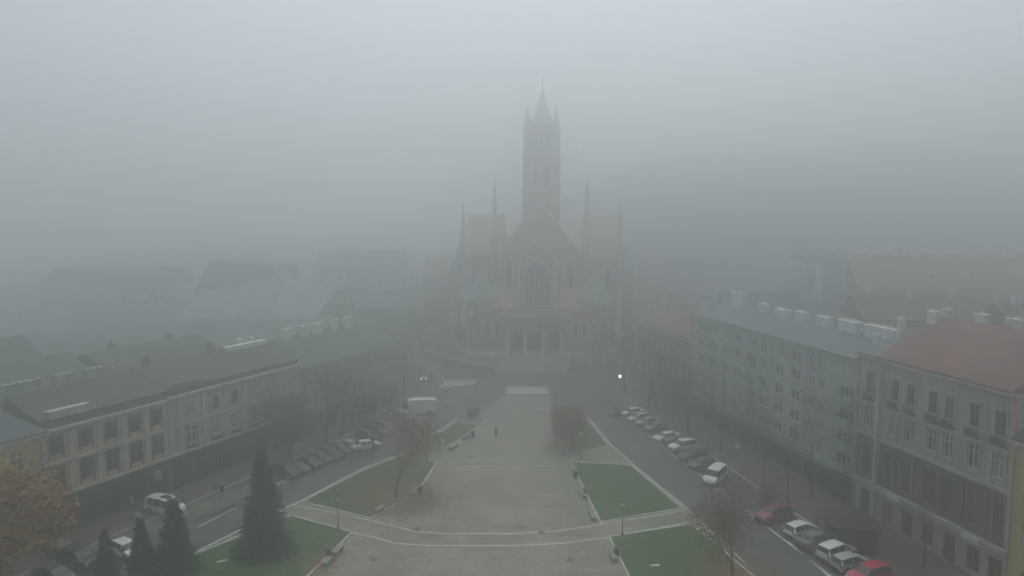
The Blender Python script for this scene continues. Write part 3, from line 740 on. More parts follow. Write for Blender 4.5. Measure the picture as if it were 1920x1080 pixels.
# flanking low fronts
for s in (-1, 1):
    xa, xb = sorted((s*7.3, s*16.2))
    MB().box(xa, xb, 3.2, 18, 0, 10.4).build('aisle_wall', M['brick'], CH)
    MB().box(xa-.1, xb+.1, 3.0, 3.199, 9.9, 10.5).build('aisle_cornice', M['trim'], CH)
    for x in (s*9.6, s*12.0, s*14.4): gwin(CH, x, 3.4, 1.3, 4.2, 3.2)
    # buttresses with stone caps
    for x in (s*7.9, s*16.0):
        bt = MB().box(x-.5, x+.5, 2.0, 3.2, 0, 8.4).build('buttress', M['brick'], CH)
        MB().xprism([(x-.6,8.4),(x+.6,8.4),(x,10.6)], 1.9, 3.19).build('buttress_cap', M['churchstone'], bt)
    # octagonal chapel with copper tent roof
    cx = s*14.2
    ch = MB().lathe([(4.0,0),(4.0,11.6),(4.3,11.7),(4.3,12.1)], 8, (cx,7.0,0)).build('chapel', M['brick'], CH)
    MB().lathe([(4.7,12.1),(3.4,14.4),(1.4,17.6),(.12,19.4),(.05,21)], 8, (cx,7.0,0)).build('copper_roof', M['copper'], ch)
    # transept end turret with copper cap
    tx = s*22.3
    tt = MB().lathe([(2.6,0),(2.6,17.6),(2.9,17.7),(2.9,18.1)], 8, (tx,20,0)).build('stair_turret', M['brick'], CH)
    MB().lathe([(3.3,18.1),(2.3,20.6),(1.0,23.4),(.1,25.2),(.05,26.5)], 8, (tx,20,0)).build('copper_roof', M['copper'], tt)
    # aisle lean-to roof
    x0_, x1_ = sorted((s*5.3, s*16.5))
    MB().add([(x0_,3.3,10.45),(x1_,3.3,10.45),(x1_,12.4,15.0),(x0_,12.4,15.0),(x0_,12.4,10.45),(x1_,12.4,10.45)], [(0,1,2,3),(0,4,5,1),(0,3,4),(1,5,2),(2,5,4,3)]).build('aisle_roof', M['churchtile'], CH)
# central window bay
MB().xprism([(-5.2,0),(5.2,0),(5.2,21.4),(0,26.8),(-5.2,21.4)], 5.0, 15.9).build('front_bay', M['brick'], CH)
gwin(CH, 0, 11.2, 6.2, 11.0, 5.0, deep=.5)
for s in (-1, 1):
    mb = MB(); mb.box(s*4.5-.45, s*4.5+.45, 4.2, 4.99, 9.2, 20.6)
    mb.xprism([(s*4.5-.6,20.6),(s*4.5+.6,20.6),(s*4.5,23.2)], 4.1, 4.99)
    mb.build('stone_pier', M['churchstone'], CH)
mb = MB()
for s in (-1, 1): mb.xprism([(s*5.5,21.2),(s*5.5,21.8),(0,27.5),(0,26.9)] if s > 0 else [(s*5.5,21.2),(0,26.9),(0,27.5),(s*5.5,21.8)], 4.9, 5.6)
mb.build('gable_coping', M['churchstone'], CH)
# nave front gable
MB().xprism([(-10.4,0),(10.4,0),(10.4,23.8),(0,36.2),(-10.4,23.8)], 12.5, 13.4).build('nave_gable', M['brick'], CH)
mb = MB()
for s in (-1, 1):
    pts = [(s*10.8,23.4),(s*10.8,24.2),(0,37.2),(0,36.4)]
    mb.xprism(pts if s > 0 else pts[::-1], 12.3, 13.6)
mb.build('gable_coping', M['churchstone'], CH)
for s in (-1, 1): gwin(CH, s*7.9, 14.5, 1.8, 7.5, 12.5)
MB().box(-10.3, 10.3, 13.4, 55, 0, 23.6).build('nave_wall', M['brick'], CH)
MB().add([(-10.8,13.4,23.4),(10.8,13.4,23.4),(0,13.4,36.0),(-10.8,55,23.4),(10.8,55,23.4),(0,55,36.0)], [(0,1,2),(3,5,4),(0,2,5,3),(1,4,5,2),(0,3,4,1)]).build('nave_roof', M['churchtile'], CH)
# transept block
for s in (-1, 1):
    xa, xb = sorted((s*10.4, s*20.4))
    MB().box(xa, xb, 16, 30, 0, 23.2).build('transept_wall', M['brick'], CH)
    MB().add([(xa,15.6,23.2),(xb,15.6,23.2),(xb,30.4,23.2),(xa,30.4,23.2),(xa,23,33.8),(xb,23,33.8)], [(0,3,2,1),(0,1,5,4),(2,3,4,5),(1,2,5),(3,0,4)]).build('transept_roof', M['churchtile'], CH)
    for x in (s*13, s*17.6): gwin(CH, x, 11.5, 1.8, 8.5, 16)
    MB().box(xa-.05, xb+.05, 15.5, 15.95, 22.4, 23.1).build('eaves_frieze', M['trim'], CH)
    for x, base, top in ((s*20.4, 20, 37.4), (s*12.0, 22, 43.5)):
        MB().lathe([(.9,base-6),(.9,base+8),(1.15,base+8.2),(.75,base+9),(.45,top-4),(.2,top-1.4),(.04,top)], 8, (x,15.4,0)).build('pinnacle', M['hazedlead'], CH)
    MB().box(s*20.4-.7, s*20.4+.7, 15.0, 16.2, 0, 22).build('buttress', M['churchstone'], CH)
# tower
TW = 4.0; ty = 20.5
tw = MB().box(-TW, TW, ty-TW, ty+TW, 0, 48.5).build('tower', M['brick'], CH)
mb = MB()
for sx in (-1, 1):
    for sy in (-1, 1):
        x, y = sx*(TW-.1), ty+sy*(TW-.1); mb.box(x-.75, x+.75, y-.75, y+.75, 20, 49.3)
mb.build('corner_buttress', M['brick'], tw)
for z in (30.5, 39.5, 48.5): MB().box(-TW-.9, TW+.9, ty-TW-.9, ty+TW+.9, z, z+.55).build('tower_cornice', M['trim'], tw)
for z in (31.8, 41): 
    for x in (-1.6, 1.6): gwin(tw, x, z, 1.5, 5.4, ty-TW)
up = MB().lathe([(3.7,49.05),(3.7,56.5),(4.0,56.7),(4.0,57.2)], 8, (0,ty,0)).build('upper_stage', M['brick'], tw)
for x in (-1.4, 1.4): gwin(up, x, 50, 1.1, 4.8, ty-3.45)
MB().lathe([(3.4,57.2),(2.0,60.0),(.9,63.6),(.2,66.6),(.08,67.6)], 8, (0,ty,0)).build('spire', M['hazedlead'], tw)
for sx in (-1, 1):
    for sy in (-1, 1):
        MB().lathe([(.8,49.05),(.8,55),(1.0,55.2),(.5,58),(.05,62)], 8, (sx*3.8,ty+sy*3.8,0)).build('pinnacle', M['hazedlead'], tw)
MB().box(-.08,.08,ty-.08,ty+.08,67.5,69.6).box(-.5,.5,ty-.07,ty+.07,68.6,68.8).build('cross', M['metal'], tw)

# terrace and stairs
TX = 5.0
structure('terrace', MB().prism([(-11,164),(21.5,161.6),(30,184),(30,230),(-14,230),(-14,182)], .01, 2.78), M['step'])
st = MB()
for k in range(16):
    z = 2.78-(k+1)*.173; st.prism([(-4.2,163.45-k*.33),(12.8,162.2-k*.33),(12.8,161.87-k*.33-.02),(-4.2,163.12-k*.33-.02)], .01, z+.0)
structure('stairs', st, M['step'])
w1 = MB().prism([(-4.75,163.5),(-4.22,163.46),(-4.22,158),(-4.75,158)], .01, 3.4).build('stair_wall', M['churchstone']); tag(w1, 'low stone wall on the left side of the church stairs', 'wall')
w2 = MB().prism([(12.82,162.2),(13.35,162.2),(13.35,156.8),(12.82,156.8)], .01, 3.4).build('stair_wall', M['churchstone']); tag(w2, 'low stone wall on the right side of the church stairs', 'wall')
for xa, ya, xb, yb, lab in ((-10.8,164.1,-4.8,163.65,'pale stone balustrade left of the church porch'), (13.4,162.3,21.3,161.7,'pale stone balustrade right of the church porch')):
    d = Vector((xb-xa, yb-ya)); n = int(d.length/.5); e = empty('balustrade', (xa, ya, 2.78), math.atan2(d.y, d.x), lab, 'balustrade')
    L_ = d.length
    MB().box(0, L_, 0, .3, .95, 1.12).build('top_rail', M['churchstone'], e); MB().box(0, L_, 0, .3, 0, .15).build('base_rail', M['churchstone'], e)
    mb = MB()
    for i in range(n): mb.box((i+.5)*L_/n-.09, (i+.5)*L_/n+.09, .06, .24, .15, .95)
    mb.build('balusters', M['churchstone'], e)
# curved retaining walls beside the stairs
def wall_line(px, ht, label, m='darkwall', wd=.5, z=0):
    pts = [G(*p) for p in px]
    e = empty('retaining_wall', (pts[0][0], pts[0][1], 0), 0, label, 'wall')
    q = [(p[0]-pts[0][0], p[1]-pts[0][1]) for p in pts]
    MB().strip(q, wd, .01, ht).build('wall', M[m], e); MB().strip(q, wd+.16, ht, ht+.12).build('coping', M['step'], e)
    return e
wall_line([(792,668),(840,682),(885,694),(926,699)], 1.5, 'low curved retaining wall left of the church stairs')
wall_line([(1066,699),(1100,690),(1145,684)], 1.3, 'low retaining wall right of the church stairs')
wall_line([(765,655),(815,658),(870,668),(905,672)], 2.2, 'higher terrace wall behind the curved wall left of the church', 'step')

# ---------------------------------------------------------------- trees
def grow(tr, cr, p, d, ln, r, depth, rng, spread, leaf, up=.12, maxd=5, split=2):
    d = Vector(d).normalized(); seg = 3 if depth < 2 else 2
    tgt = tr if depth <= 1 else cr
    q = Vector(p); rr = r
    pts = [q.copy()]
    for i in range(seg):
        d = (d + Vector((rng.uniform(-1,1), rng.uniform(-1,1), rng.uniform(-.4,.6)))*.16 + Vector((0,0,up*.5))).normalized()
        nq = q+d*ln/seg; nr = rr*(.86 if depth else .9)
        tgt.tube(q, nq, rr, nr, 7 if depth == 0 else (5 if depth < 2 else 3)); q, rr = nq, nr; pts.append(q.copy())
    if depth >= maxd:
        if leaf: leaf(cr, q, rng)
        return
    n = split + (1 if rng.random() < .55 else 0)
    for k in range(n):
        a = 2*PI*(k/n)+rng.uniform(-.6,.6); o = d.orthogonal().normalized(); o2 = d.cross(o)
        sp = spread*rng.uniform(.6,1.25)
        nd = (d+(o*math.cos(a)+o2*math.sin(a))*sp+Vector((0,0,up))).normalized()
        grow(tr, cr, q, nd, ln*rng.uniform(.62,.84), rr*rng.uniform(.55,.72), depth+1, rng, spread, leaf, up, maxd, split)
    if depth >= 1:
        for pt in pts[1:-1]:
            a = rng.uniform(0, 2*PI); o = d.orthogonal().normalized(); o2 = d.cross(o)
            nd = (d*.6+(o*math.cos(a)+o2*math.sin(a))*spread*1.3).normalized()
            grow(tr, cr, pt, nd, ln*rng.uniform(.45,.65), rr*.5, min(depth+2, maxd), rng, spread, leaf, up, maxd, split)
    return
def leafer(n, size, rad):
    def f(mb, q, rng):
        for _ in range(n):
            c = q+Vector((rng.gauss(0,rad), rng.gauss(0,rad), rng.gauss(0,rad)))
            a = Vector((rng.uniform(-1,1), rng.uniform(-1,1), rng.uniform(-1,1))).normalized(); bb = a.orthogonal().normalized()
            s = size*rng.uniform(.6,1.3)
            mb.leaf.append((c-a*s-bb*s*.6, c+a*s-bb*s*.5, c+a*s*.9+bb*s*.6, c-a*s*.8+bb*s*.5))
    return f
TREES = {}
def make_tree(key, seed, height, r, leafmat=None, nleaf=0, lsize=.12, lrad=.35, spread=.55, maxd=5, up=.12, trunk=.3, split=2):
    rng = random.Random(seed); tr = MB(); cr = MB(); cr.leaf = []; tr.leaf = []
    grow(tr, cr, (0,0,0), (rng.uniform(-.05,.05), rng.uniform(-.05,.05), 1), height*trunk, r, 0, rng, spread, leafer(nleaf, lsize, lrad) if nleaf else None, up, maxd, split)
    nf = len(cr.f)
    for l in cr.leaf: cr.add(l, [(0,1,2,3)])
    # scale so that top is at height
    top = max([v[2] for v in cr.v]+[1]); k = height/top
    tr.v = [(v[0]*k, v[1]*k, v[2]*k) for v in tr.v]; cr.v = [(v[0]*k, v[1]*k, v[2]*k) for v in cr.v]
    tm = tr.mesh('trunk', M['bark'], 60); cm = cr.mesh('crown', [M['twig'], M[leafmat] if leafmat else M['twig']])
    mi = [0]*nf + [1]*(len(cr.f)-nf); cm.polygons.foreach_set('material_index', mi)
    TREES[key] = (tm, cm)
def put_tree(key, x, y, s, rz, name, label, cat='tree', group=None, z=0.12, sx=1.0):
    e = empty(name, (x, y, z), rz, label, cat, group); e.scale = (s*sx, s*sx, s)
    inst('trunk', TREES[key][0], e); inst('crown', TREES[key][1], e); return e
make_tree('bare1', 3, 14, .28, 'leaf_rust', 1, .10, .3, spread=.62, maxd=6, up=.16)
make_tree('bare2', 11, 15, .28, 'leaf_olive', 2, .11, .35, spread=.7, maxd=6, up=.10, trunk=.26)
make_tree('dense', 21, 12, .30, 'leaf_olive', 5, .11, .6, spread=.66, maxd=6, up=.08, trunk=.24, split=2)
make_tree('rust', 5, 11, .22, 'leaf_rust', 4, .09, .5, spread=.62, maxd=6, up=.14, trunk=.25)
make_tree('sparse', 15, 11, .2, 'leaf_rust', 7, .065, .5, spread=.66, maxd=6, up=.14, trunk=.28)
make_tree('orange', 8, 13, .30, 'leaf_orange', 26, .14, .6, spread=.66, maxd=6, up=.08, trunk=.22)
make_tree('round', 31, 6.5, .16, 'leaf_rust', 7, .10, .3, spread=.75, maxd=6, up=.06, trunk=.2)
make_tree('slim', 41, 12, .15, 'leaf_olive', 2, .09, .3, spread=.42, maxd=5, up=.25, trunk=.3)
make_tree('yellow', 51, 9, .2, 'leaf_yellow', 10, .13, .42, spread=.6, maxd=6, up=.1, trunk=.25)

def conifer(seed, h, rad):
    rng = random.Random(seed); tr = MB(); cr = MB()
    tr.tube((0,0,0), (0,0,h*.97), .2*h/10, .02, 8)
    z = .5
    while z < h*.985:
        t = z/h; rr = rad*(1-t)**.82*(1+.12*rng.uniform(-1,1)); n = max(5, int(15*(1-t)+4))
        for k in range(n):
            a = rng.uniform(0, 2*PI); L_ = rr*rng.uniform(.72,1.12)+.12; droop = -.24*L_*rng.uniform(.4,1.4)+.1
            dx, dy = math.cos(a), math.sin(a); pz = z+rng.uniform(-.12,.12)
            tr.tube((0,0,pz), (dx*L_*.8,dy*L_*.8,pz+droop*.8), .03, .01, 3)
            m = max(4, int(L_/.16))
            for j in range(m):
                f = (j+.6)/m; c = Vector((dx*L_*f, dy*L_*f, pz+droop*f*f)); ww = (.40*(1-f)+.14)
                for s in (-1, 1):
                    px, py = -dy*s, dx*s
                    tip = c+Vector((px*ww+dx*ww*.7, py*ww+dy*ww*.7, rng.uniform(-.16,.05)))
                    cr.add([c+Vector((-dx*.09,-dy*.09,.05)), c+Vector((dx*.09,dy*.09,-.03)), tip, c+Vector((px*ww*.4,py*ww*.4,rng.uniform(0,.1)))], [(0,1,2,3)])
                if rng.random() < .5:
                    cr.add([c, c+Vector((dx*.1,dy*.1,0)), c+Vector((dx*.06,dy*.06,-.28))], [(0,1,2)])
        z += .26*(1-.4*t)
    return tr.mesh('trunk', M['bark'], 60), cr.mesh('crown', M['needle'])
TREES['spruce'] = conifer(1, 10, 2.9)
TREES['spruce2'] = conifer(2, 6, 1.9)

def px_tree(key, px, py, s, rz, name, label, sx=1.0, cat='tree', group=None):
    p = G(px, py); return put_tree(key, p[0], p[1], s, rz, name, label, cat, group, .05, sx)
px_tree('spruce', 497, 1038, 1.12, .3, 'spruce', 'tallest dark spruce on the near left lawn', .98)
px_tree('spruce2', 330, 1078, 1.28, .9, 'spruce', 'dark spruce in front of the white minivan', 1.0)
px_tree('spruce2', 268, 1085, 1.02, 2.1, 'spruce', 'small spruce between the two spruces by the minivan and the light car', .85)
px_tree('spruce2', 200, 1085, .82, 3.3, 'spruce', 'smallest spruce at lower left beside the light car', .85)
px_tree('orange', -6, 1165, 1.12, .2, 'orange_tree', 'orange brown leafy tree in the lower left corner', 1.05)
px_tree('dense', -30, 1140, 1.0, 1.2, 'leafy_tree', 'dark leafy tree behind the orange tree at the left edge', 1.0) if False else None
px_tree('rust', 742, 935, 1.02, .4, 'rust_leaved_tree', 'rust brown thinning tree above red fallen leaves on the middle left lawn')
px_tree('round', 1078, 842, 1.12, .4, 'round_tree', 'low round brown tree on the far right lawn', 1.1)
px_tree('round', 1050, 815, .75, 2.4, 'round_tree', 'small brown tree at the plaza edge beside the round tree')
px_tree('sparse', 1372, 1112, 1.08, 2.3, 'rust_leaved_tree', 'reddish brown bare tree at the near right lawn corner')
px_tree('slim', 1523, 935, 1.2, .3, 'slim_tree', 'slender bare tree on the pavement before the modern block corner')
px_tree('slim', 1478, 950, .85, 1.9, 'slim_tree', 'thin young tree just left of the slender bare tree')
px_tree('slim', 1728, 1075, .72, 2.9, 'slim_tree', 'thin young tree before the shop fronts of the grey house')
# left pavement trees
for key, px, py, s, rz, lab, nm in [
    ('dense', 545, 862, .92, .5, 'dark crowned street tree left of the trunk pair before the cream house', 'street_tree'),
    ('bare2', 612, 832, .78, 1.5, 'dark street tree with bare twigs in front of the green roofed house', 'street_tree'),
    ('bare1', 672, 805, .80, 2.5, 'bare street tree near the white shop door of the green roofed house', 'street_tree'),
    ('bare1', 757, 742, .9, 4.2, 'bare tree at the corner of the green roofed house', 'street_tree'),
    ('bare2', 700, 850, .62, 5.2, 'small bare tree among the parked cars by the middle lawn', 'street_tree'),
    ('bare2', 1215, 765, .93, .6, 'fork trunked bare tree behind the pale parked cars at right', 'street_tree'),
    ('bare1', 1262, 795, .85, 1.6, 'bare tree before the far end of the modern block', 'street_tree'),
    ('bare2', 1172, 735, .85, 2.6, 'bare tree beside the lit street lamp', 'street_tree'),
    ('dense', 1240, 722, .9, 3.6, 'dense dark tree in front of the brown arched house', 'street_tree'),
    ('bare1', 1190, 690, .9, 4.6, 'misty bare tree right of the church terrace', 'street_tree'),
    ('bare2', 790, 672, .8, 5.6, 'misty tree on the bank left of the church stairs', 'street_tree'),
    ('dense', 868, 668, .72, .9, 'misty dark tree directly beside the left church aisle', 'street_tree'),
    ('dense', 1135, 672, .72, 1.9, 'misty dark tree directly beside the right church aisle', 'street_tree'),
    ('bare1', 720, 690, .85, 2.9, 'faint bare tree beyond the green roofed house', 'street_tree'),
    ('bare1', 640, 818, .85, 3.2, 'thin bare street tree beside the double doors of the green roofed house', 'street_tree'),
    ('bare1', 1232, 778, .9, 5.4, 'bare tree beside the fork trunked one at right', 'street_tree'),
    ('bare2', 1290, 812, .72, 4.4, 'small bare tree before the dark shop fronts of the modern block', 'street_tree'),
    ('bare1', 1350, 850, .7, 3.9, 'small bare tree halfway along the modern block', 'street_tree'),
    ('slim', 1432, 905, .8, 4.9, 'slim bare tree behind the white minivan at right', 'street_tree'),
    ('bare2', 1205, 712, .85, 1.2, 'misty bare tree behind the lit street lamp', 'street_tree'),
    ('bare1', 838, 690, .6, 2.2, 'small misty tree before the curved wall left of the stairs', 'street_tree')]:
    px_tree(key, px, py, s, rz, nm, lab)
def leaves(px, py, rad, n, z, m, label, seed, sq=1.0):
    g = random.Random(seed); c = G(px, py); mb = MB()
    for _ in range(n):
        a = g.uniform(0, 2*PI); q = abs(g.gauss(0, rad*.5)); x = c[0]+math.cos(a)*q; y = c[1]+math.sin(a)*q*sq; s = g.uniform(.06,.13); t = g.uniform(0, PI)
        ca, sa = math.cos(t)*s, math.sin(t)*s; zz = z+g.uniform(.004,.03)
        mb.add([(x-ca,y-sa,zz),(x+sa*.7,y-ca*.7,zz+g.uniform(-.003,.02)),(x+ca,y+sa,zz),(x-sa*.7,y+ca*.7,zz+g.uniform(-.003,.02))], [(0,1,2,3)])
    tag(mb.build('fallen_leaves', M[m]), label, 'fallen leaves', kind='stuff')
leaves(772, 934, 2.6, 4500, .17, 'leaf_rust', 'dense rust red leaves drifted to the plaza edge of the middle left lawn', 6, 2.0)
leaves(748, 932, 6.5, 11000, .17, 'leaf_rust', 'rust coloured leaves fallen round the tree on the middle left lawn', 1)
leaves(1060, 835, 4.0, 3000, .17, 'leaf_rust', 'brown leaves fallen under the round tree on the far right lawn', 2)
leaves(1375, 1075, 6, 4500, .17, 'leaf_rust', 'reddish leaves fallen on the near right lawn corner', 3)
leaves(597, 1062, 2.6, 1200, .17, 'leaf_rust', 'leaves gathered at the lower edge of the near left lawn', 4, 1.6)
leaves(790, 848, 3.6, 2200, .17, 'leaf_rust', 'brown leaves scattered on the far left lawn corner', 5)
# wooded hill: reads as one mass
rng = random.Random(77); wb = MB()
for i in range(1500):
    x = rng.uniform(-190, 330); y = rng.uniform(240, 400)
    if rng.random() > .35+.65*min(1, max(0, (x+60)/120)): continue
    h0 = hill(x, y); hh = rng.uniform(6, 11); rr = rng.uniform(2, 3.8)
    wb.tube((x,y,h0-.5), (x,y,h0+hh*.6), .2, .1, 4)
    for k in range(34):
        a = rng.uniform(0, 2*PI); q = rng.random()**.5; t = rng.uniform(-1, 1); rad = rr*q*math.sqrt(1-t*t*.8)
        c = Vector((x+math.cos(a)*rad, y+math.sin(a)*rad, h0+hh*.62+t*hh*.38)); s = rng.uniform(.5, 1.1)
        u = Vector((rng.uniform(-1,1), rng.uniform(-1,1), rng.uniform(-.5,.5))).normalized()*s; v = Vector((rng.uniform(-.5,.5), rng.uniform(-.5,.5), 1)).normalized()*s
        wb.add([c-u-v*.4, c+u*.7-v, c+u+v*.5, c-u*.5+v], [(0,1,2,3)])
tag(wb.build('woodland', M['leaf_olive']), 'dark wooded hillside fading into fog behind the church', 'woodland', kind='stuff')

# ---------------------------------------------------------------- cars
def car_base(kind):
    # stations: x, half width, z low, belt z, roof z, roof half width ; x forward
    if kind == 'hatch':
        L_ = 4.1; wz = .31; st = [(-2.05,.70,.42,.72,.74,.62),(-1.98,.80,.28,.86,.92,.66),(-1.72,.85,.22,.94,1.36,.60),(-1.40,.86,.20,.95,1.45,.61),(-.55,.87,.20,.95,1.49,.63),(-.45,.87,.20,.95,1.49,.63),(.30,.87,.20,.95,1.46,.62),(.45,.87,.20,.95,1.42,.61),(1.02,.86,.20,.96,.99,.72),(1.55,.83,.22,.90,.93,.68),(1.92,.75,.28,.74,.77,.58),(2.05,.62,.40,.60,.62,.48)]
        glass_side = [(2,3),(3,4),(5,6),(7,8)]; glass_top = [(1,2),(7,8)]; wx = (-1.25,1.28)
    elif kind == 'sedan':
        L_ = 4.5; wz = .32; st = [(-2.25,.70,.42,.74,.76,.60),(-2.15,.80,.28,.88,.93,.66),(-1.62,.86,.22,.94,.98,.70),(-1.05,.87,.20,.95,1.38,.60),(-.85,.87,.20,.95,1.41,.61),(-.15,.88,.20,.95,1.44,.62),(-.05,.88,.20,.95,1.44,.62),(.55,.88,.20,.95,1.40,.61),(.68,.88,.20,.95,1.36,.60),(1.25,.87,.20,.94,.98,.72),(1.85,.84,.22,.88,.91,.66),(2.15,.75,.28,.72,.75,.56),(2.25,.62,.40,.60,.62,.48)]
        glass_side = [(3,4),(4,5),(6,7),(8,9)]; glass_top = [(2,3),(8,9)]; wx = (-1.38,1.38)
    elif kind == 'suv':
        L_ = 4.5; wz = .36; st = [(-2.25,.76,.48,.80,.83,.68),(-2.18,.86,.32,1.02,1.10,.72),(-1.98,.90,.28,1.06,1.56,.66),(-1.60,.91,.26,1.06,1.64,.67),(-.70,.92,.26,1.06,1.68,.68),(-.60,.92,.26,1.06,1.68,.68),(.30,.92,.26,1.06,1.66,.68),(.45,.92,.26,1.06,1.62,.67),(1.10,.91,.26,1.08,1.12,.78),(1.70,.88,.28,1.02,1.05,.72),(2.12,.80,.34,.84,.87,.62),(2.25,.66,.46,.66,.68,.52)]
        glass_side = [(2,3),(3,4),(5,6),(7,8)]; glass_top = [(1,2),(7,8)]; wx = (-1.35,1.42)
    elif kind == 'minivan':
        L_ = 4.9; wz = .34; st = [(-2.45,.80,.45,.90,.95,.74),(-2.42,.90,.30,1.08,1.30,.78),(-2.30,.93,.26,1.10,1.86,.76),(-1.95,.94,.24,1.10,1.92,.78),(-.95,.95,.24,1.10,1.96,.79),(-.85,.95,.24,1.10,1.96,.79),(.20,.95,.24,1.10,1.95,.79),(.30,.95,.24,1.10,1.94,.79),(.95,.95,.24,1.12,1.84,.77),(1.65,.94,.24,1.14,1.20,.82),(2.15,.88,.28,1.00,1.03,.74),(2.38,.78,.36,.78,.80,.62),(2.45,.66,.46,.64,.66,.52)]
        glass_side = [(3,4),(5,6),(7,8),(8,9)]; glass_top = [(8,9)]; wx = (-1.5,1.55)
    else:  # panel van
        L_ = 6.0; wz = .37; st = [(-3.0,.94,.42,1.0,2.3,.86),(-2.96,1.0,.32,1.15,2.55,.92),(-2.75,1.0,.28,1.2,2.66,.92),(-1.0,1.02,.26,1.2,2.70,.93),(.55,1.02,.26,1.2,2.70,.93),(.95,1.02,.26,1.2,2.66,.92),(1.30,1.01,.26,1.22,2.50,.90),(1.35,1.01,.26,1.22,2.46,.90),(2.30,.98,.26,1.30,1.36,.86),(2.72,.92,.30,1.12,1.15,.78),(2.93,.82,.38,.86,.88,.66),(3.0,.7,.46,.7,.72,.54)]
        glass_side = [(7,8)]; glass_top = [(7,8)]; wx = (-1.95,1.95)
    body = MB(); gl = MB(); under = MB()
    nst = len(st); ring = []
    V = []
    for (x, hw, zl, zb, zr, rw) in st:
        pts = [(0,zl),(hw*.86,zl),(hw*.97,zl+.10),(hw,(zl+zb)/2),(hw*.965,zb),(rw,zr-.05*(zr-zb)),(rw*.86,zr),(0,zr+.015)]
        full = [(x,-p[0],p[1]) for p in pts] + [(x,p[0],p[1]) for p in pts[-2:0:-1]]
        V.append(full)
    K = len(V[0])
    def emit(mb, i, k):
        a, b_ = V[i][k], V[i][(k+1)%K]; c, d = V[i+1][(k+1)%K], V[i+1][k]
        mb.add([a, b_, c, d], [(0,3,2,1)])
    gs = set(glass_side); gt = set(glass_top)
    for i in range(nst-1):
        for k in range(K):
            side = k in (4, K-5); top = k in (6, 5, 7, K-6, K-7)
            if side and (i, i+1) in gs: emit(gl, i, k)
            elif (k in (5, 6, 7, 8) or side) and (i, i+1) in gt and k in (5,6,7,8): emit(gl, i, k)
            else: emit(body, i, k)
    body.add(V[0], [tuple(range(K))]); body.add(V[-1], [tuple(range(K-1,-1,-1))])
    # weld
    def weld(mb):
        m = {}; nv = []; mp = []
        for v in mb.v:
            key = (round(v[0],4), round(v[1],4), round(v[2],4))
            if key not in m: m[key] = len(nv); nv.append(v)
            mp.append(m[key])
        mb.v = nv; mb.f = [tuple(mp[i] for i in f) for f in mb.f]
        mb.f = [f for f in mb.f if len(set(f)) == len(f)]
    weld(body); weld(gl)
    bm_ = body.mesh('body', CAR['white'], 32); gm = gl.mesh('windows', M['carglass'], 32)
    tm = MB().add(*cyl_y(wz, .22, 16)).mesh('tyre', M['tyre'], 40); rm = MB().add(*cyl_y(wz*.62, .235, 12)).mesh('rim', M['rim'], 40)
    front = st[-2]; rear = st[1]
    hm = MB().lathe([(.09,-.03),(.17,0),(.15,.05)], 10).mesh('headlight', M['lampglass'], 50)
    zc = (front[2]+front[3])/2+.08
    tr_ = MB().box(-.03,.03,-.11,.11,-.14,.14).mesh('taillight', M['redlens'])
    bp = MB().box(-.06,.06,-rear[1]*.93,rear[1]*.93,-.10,.08).mesh('bumper', M['blackplastic'])
    return dict(body=bm_, windows=gm, tyre=tm, rim=rm, wx=wx, wz=wz, hw=st[4][1], front=(front[0]+.05, front[1]*.72, zc), rear=(rear[0]-.035, rear[1]*.84, rear[3]-.12),
                head=hm, tail=tr_, bumper=bp, fx=(st[-1][0]-.02, st[0][0]+.02), fz=.42, arch=MB().add(*cyl_y(wz*1.16, .21, 18)).mesh('wheel_arch', M['blackplastic'], 40), mir=st[-4])
def cyl_y(r, w_, n):
    vs = [(r*math.cos(2*PI*i/n), -w_/2, r*math.sin(2*PI*i/n)) for i in range(n)] + [(r*math.cos(2*PI*i/n), w_/2, r*math.sin(2*PI*i/n)) for i in range(n)]
    fs = [(i, n+i, n+(i+1)%n, (i+1)%n) for i in range(n)] + [tuple(range(n)), tuple(range(2*n-1, n-1, -1))]
    return vs, fs
PROTO = {}
def build_car(kind, name, label, cat, lit=False):
    if kind not in PROTO: PROTO[kind] = car_base(kind)
    c = PROTO[kind]
    root = empty(name, (0,0,0), 0, label, cat)
    body = inst('body', c['body'], root); inst('windows', c['windows'], root)
    for x in c['wx']:
        for s in (-1, 1):
            w_ = inst('wheel_arch', c['arch'], root, (x, s*(c['hw']-.10), c['wz']+.02))
            t = inst('wheel', c['tyre'], root, (x, s*(c['hw']-.085), c['wz'])); inst('rim', c['rim'], t)
    for s in (-1, 1):
        h = inst('headlight', c['head'], root, (c['front'][0], s*c['front'][1], c['front'][2])); h.rotation_euler = (0, PI/2, 0); h.scale = (1, 1.2, 1)
        inst('taillight', c['tail'], root, (c['rear'][0], s*c['rear'][1], c['rear'][2]))
        mm = c['mir']; o = MB().box(-.07,.07,-.09,.09,0,.15).mesh('mirror', M['blackplastic']) if 'mirror' not in c else c['mirror']; c['mirror'] = o
        inst('mirror', o, root, (mm[0]-.25, s*(mm[1]+.1), mm[3]+.02))
    inst('bumper', c['bumper'], root, (c['fx'][0]-.03, 0, c['fz'])).scale = (1,.8,1); inst('bumper', c['bumper'], root, (c['fx'][1]-.02, 0, c['fz'])).scale = (1,.92,1)
    return root
PR = {}
FIRST = {}
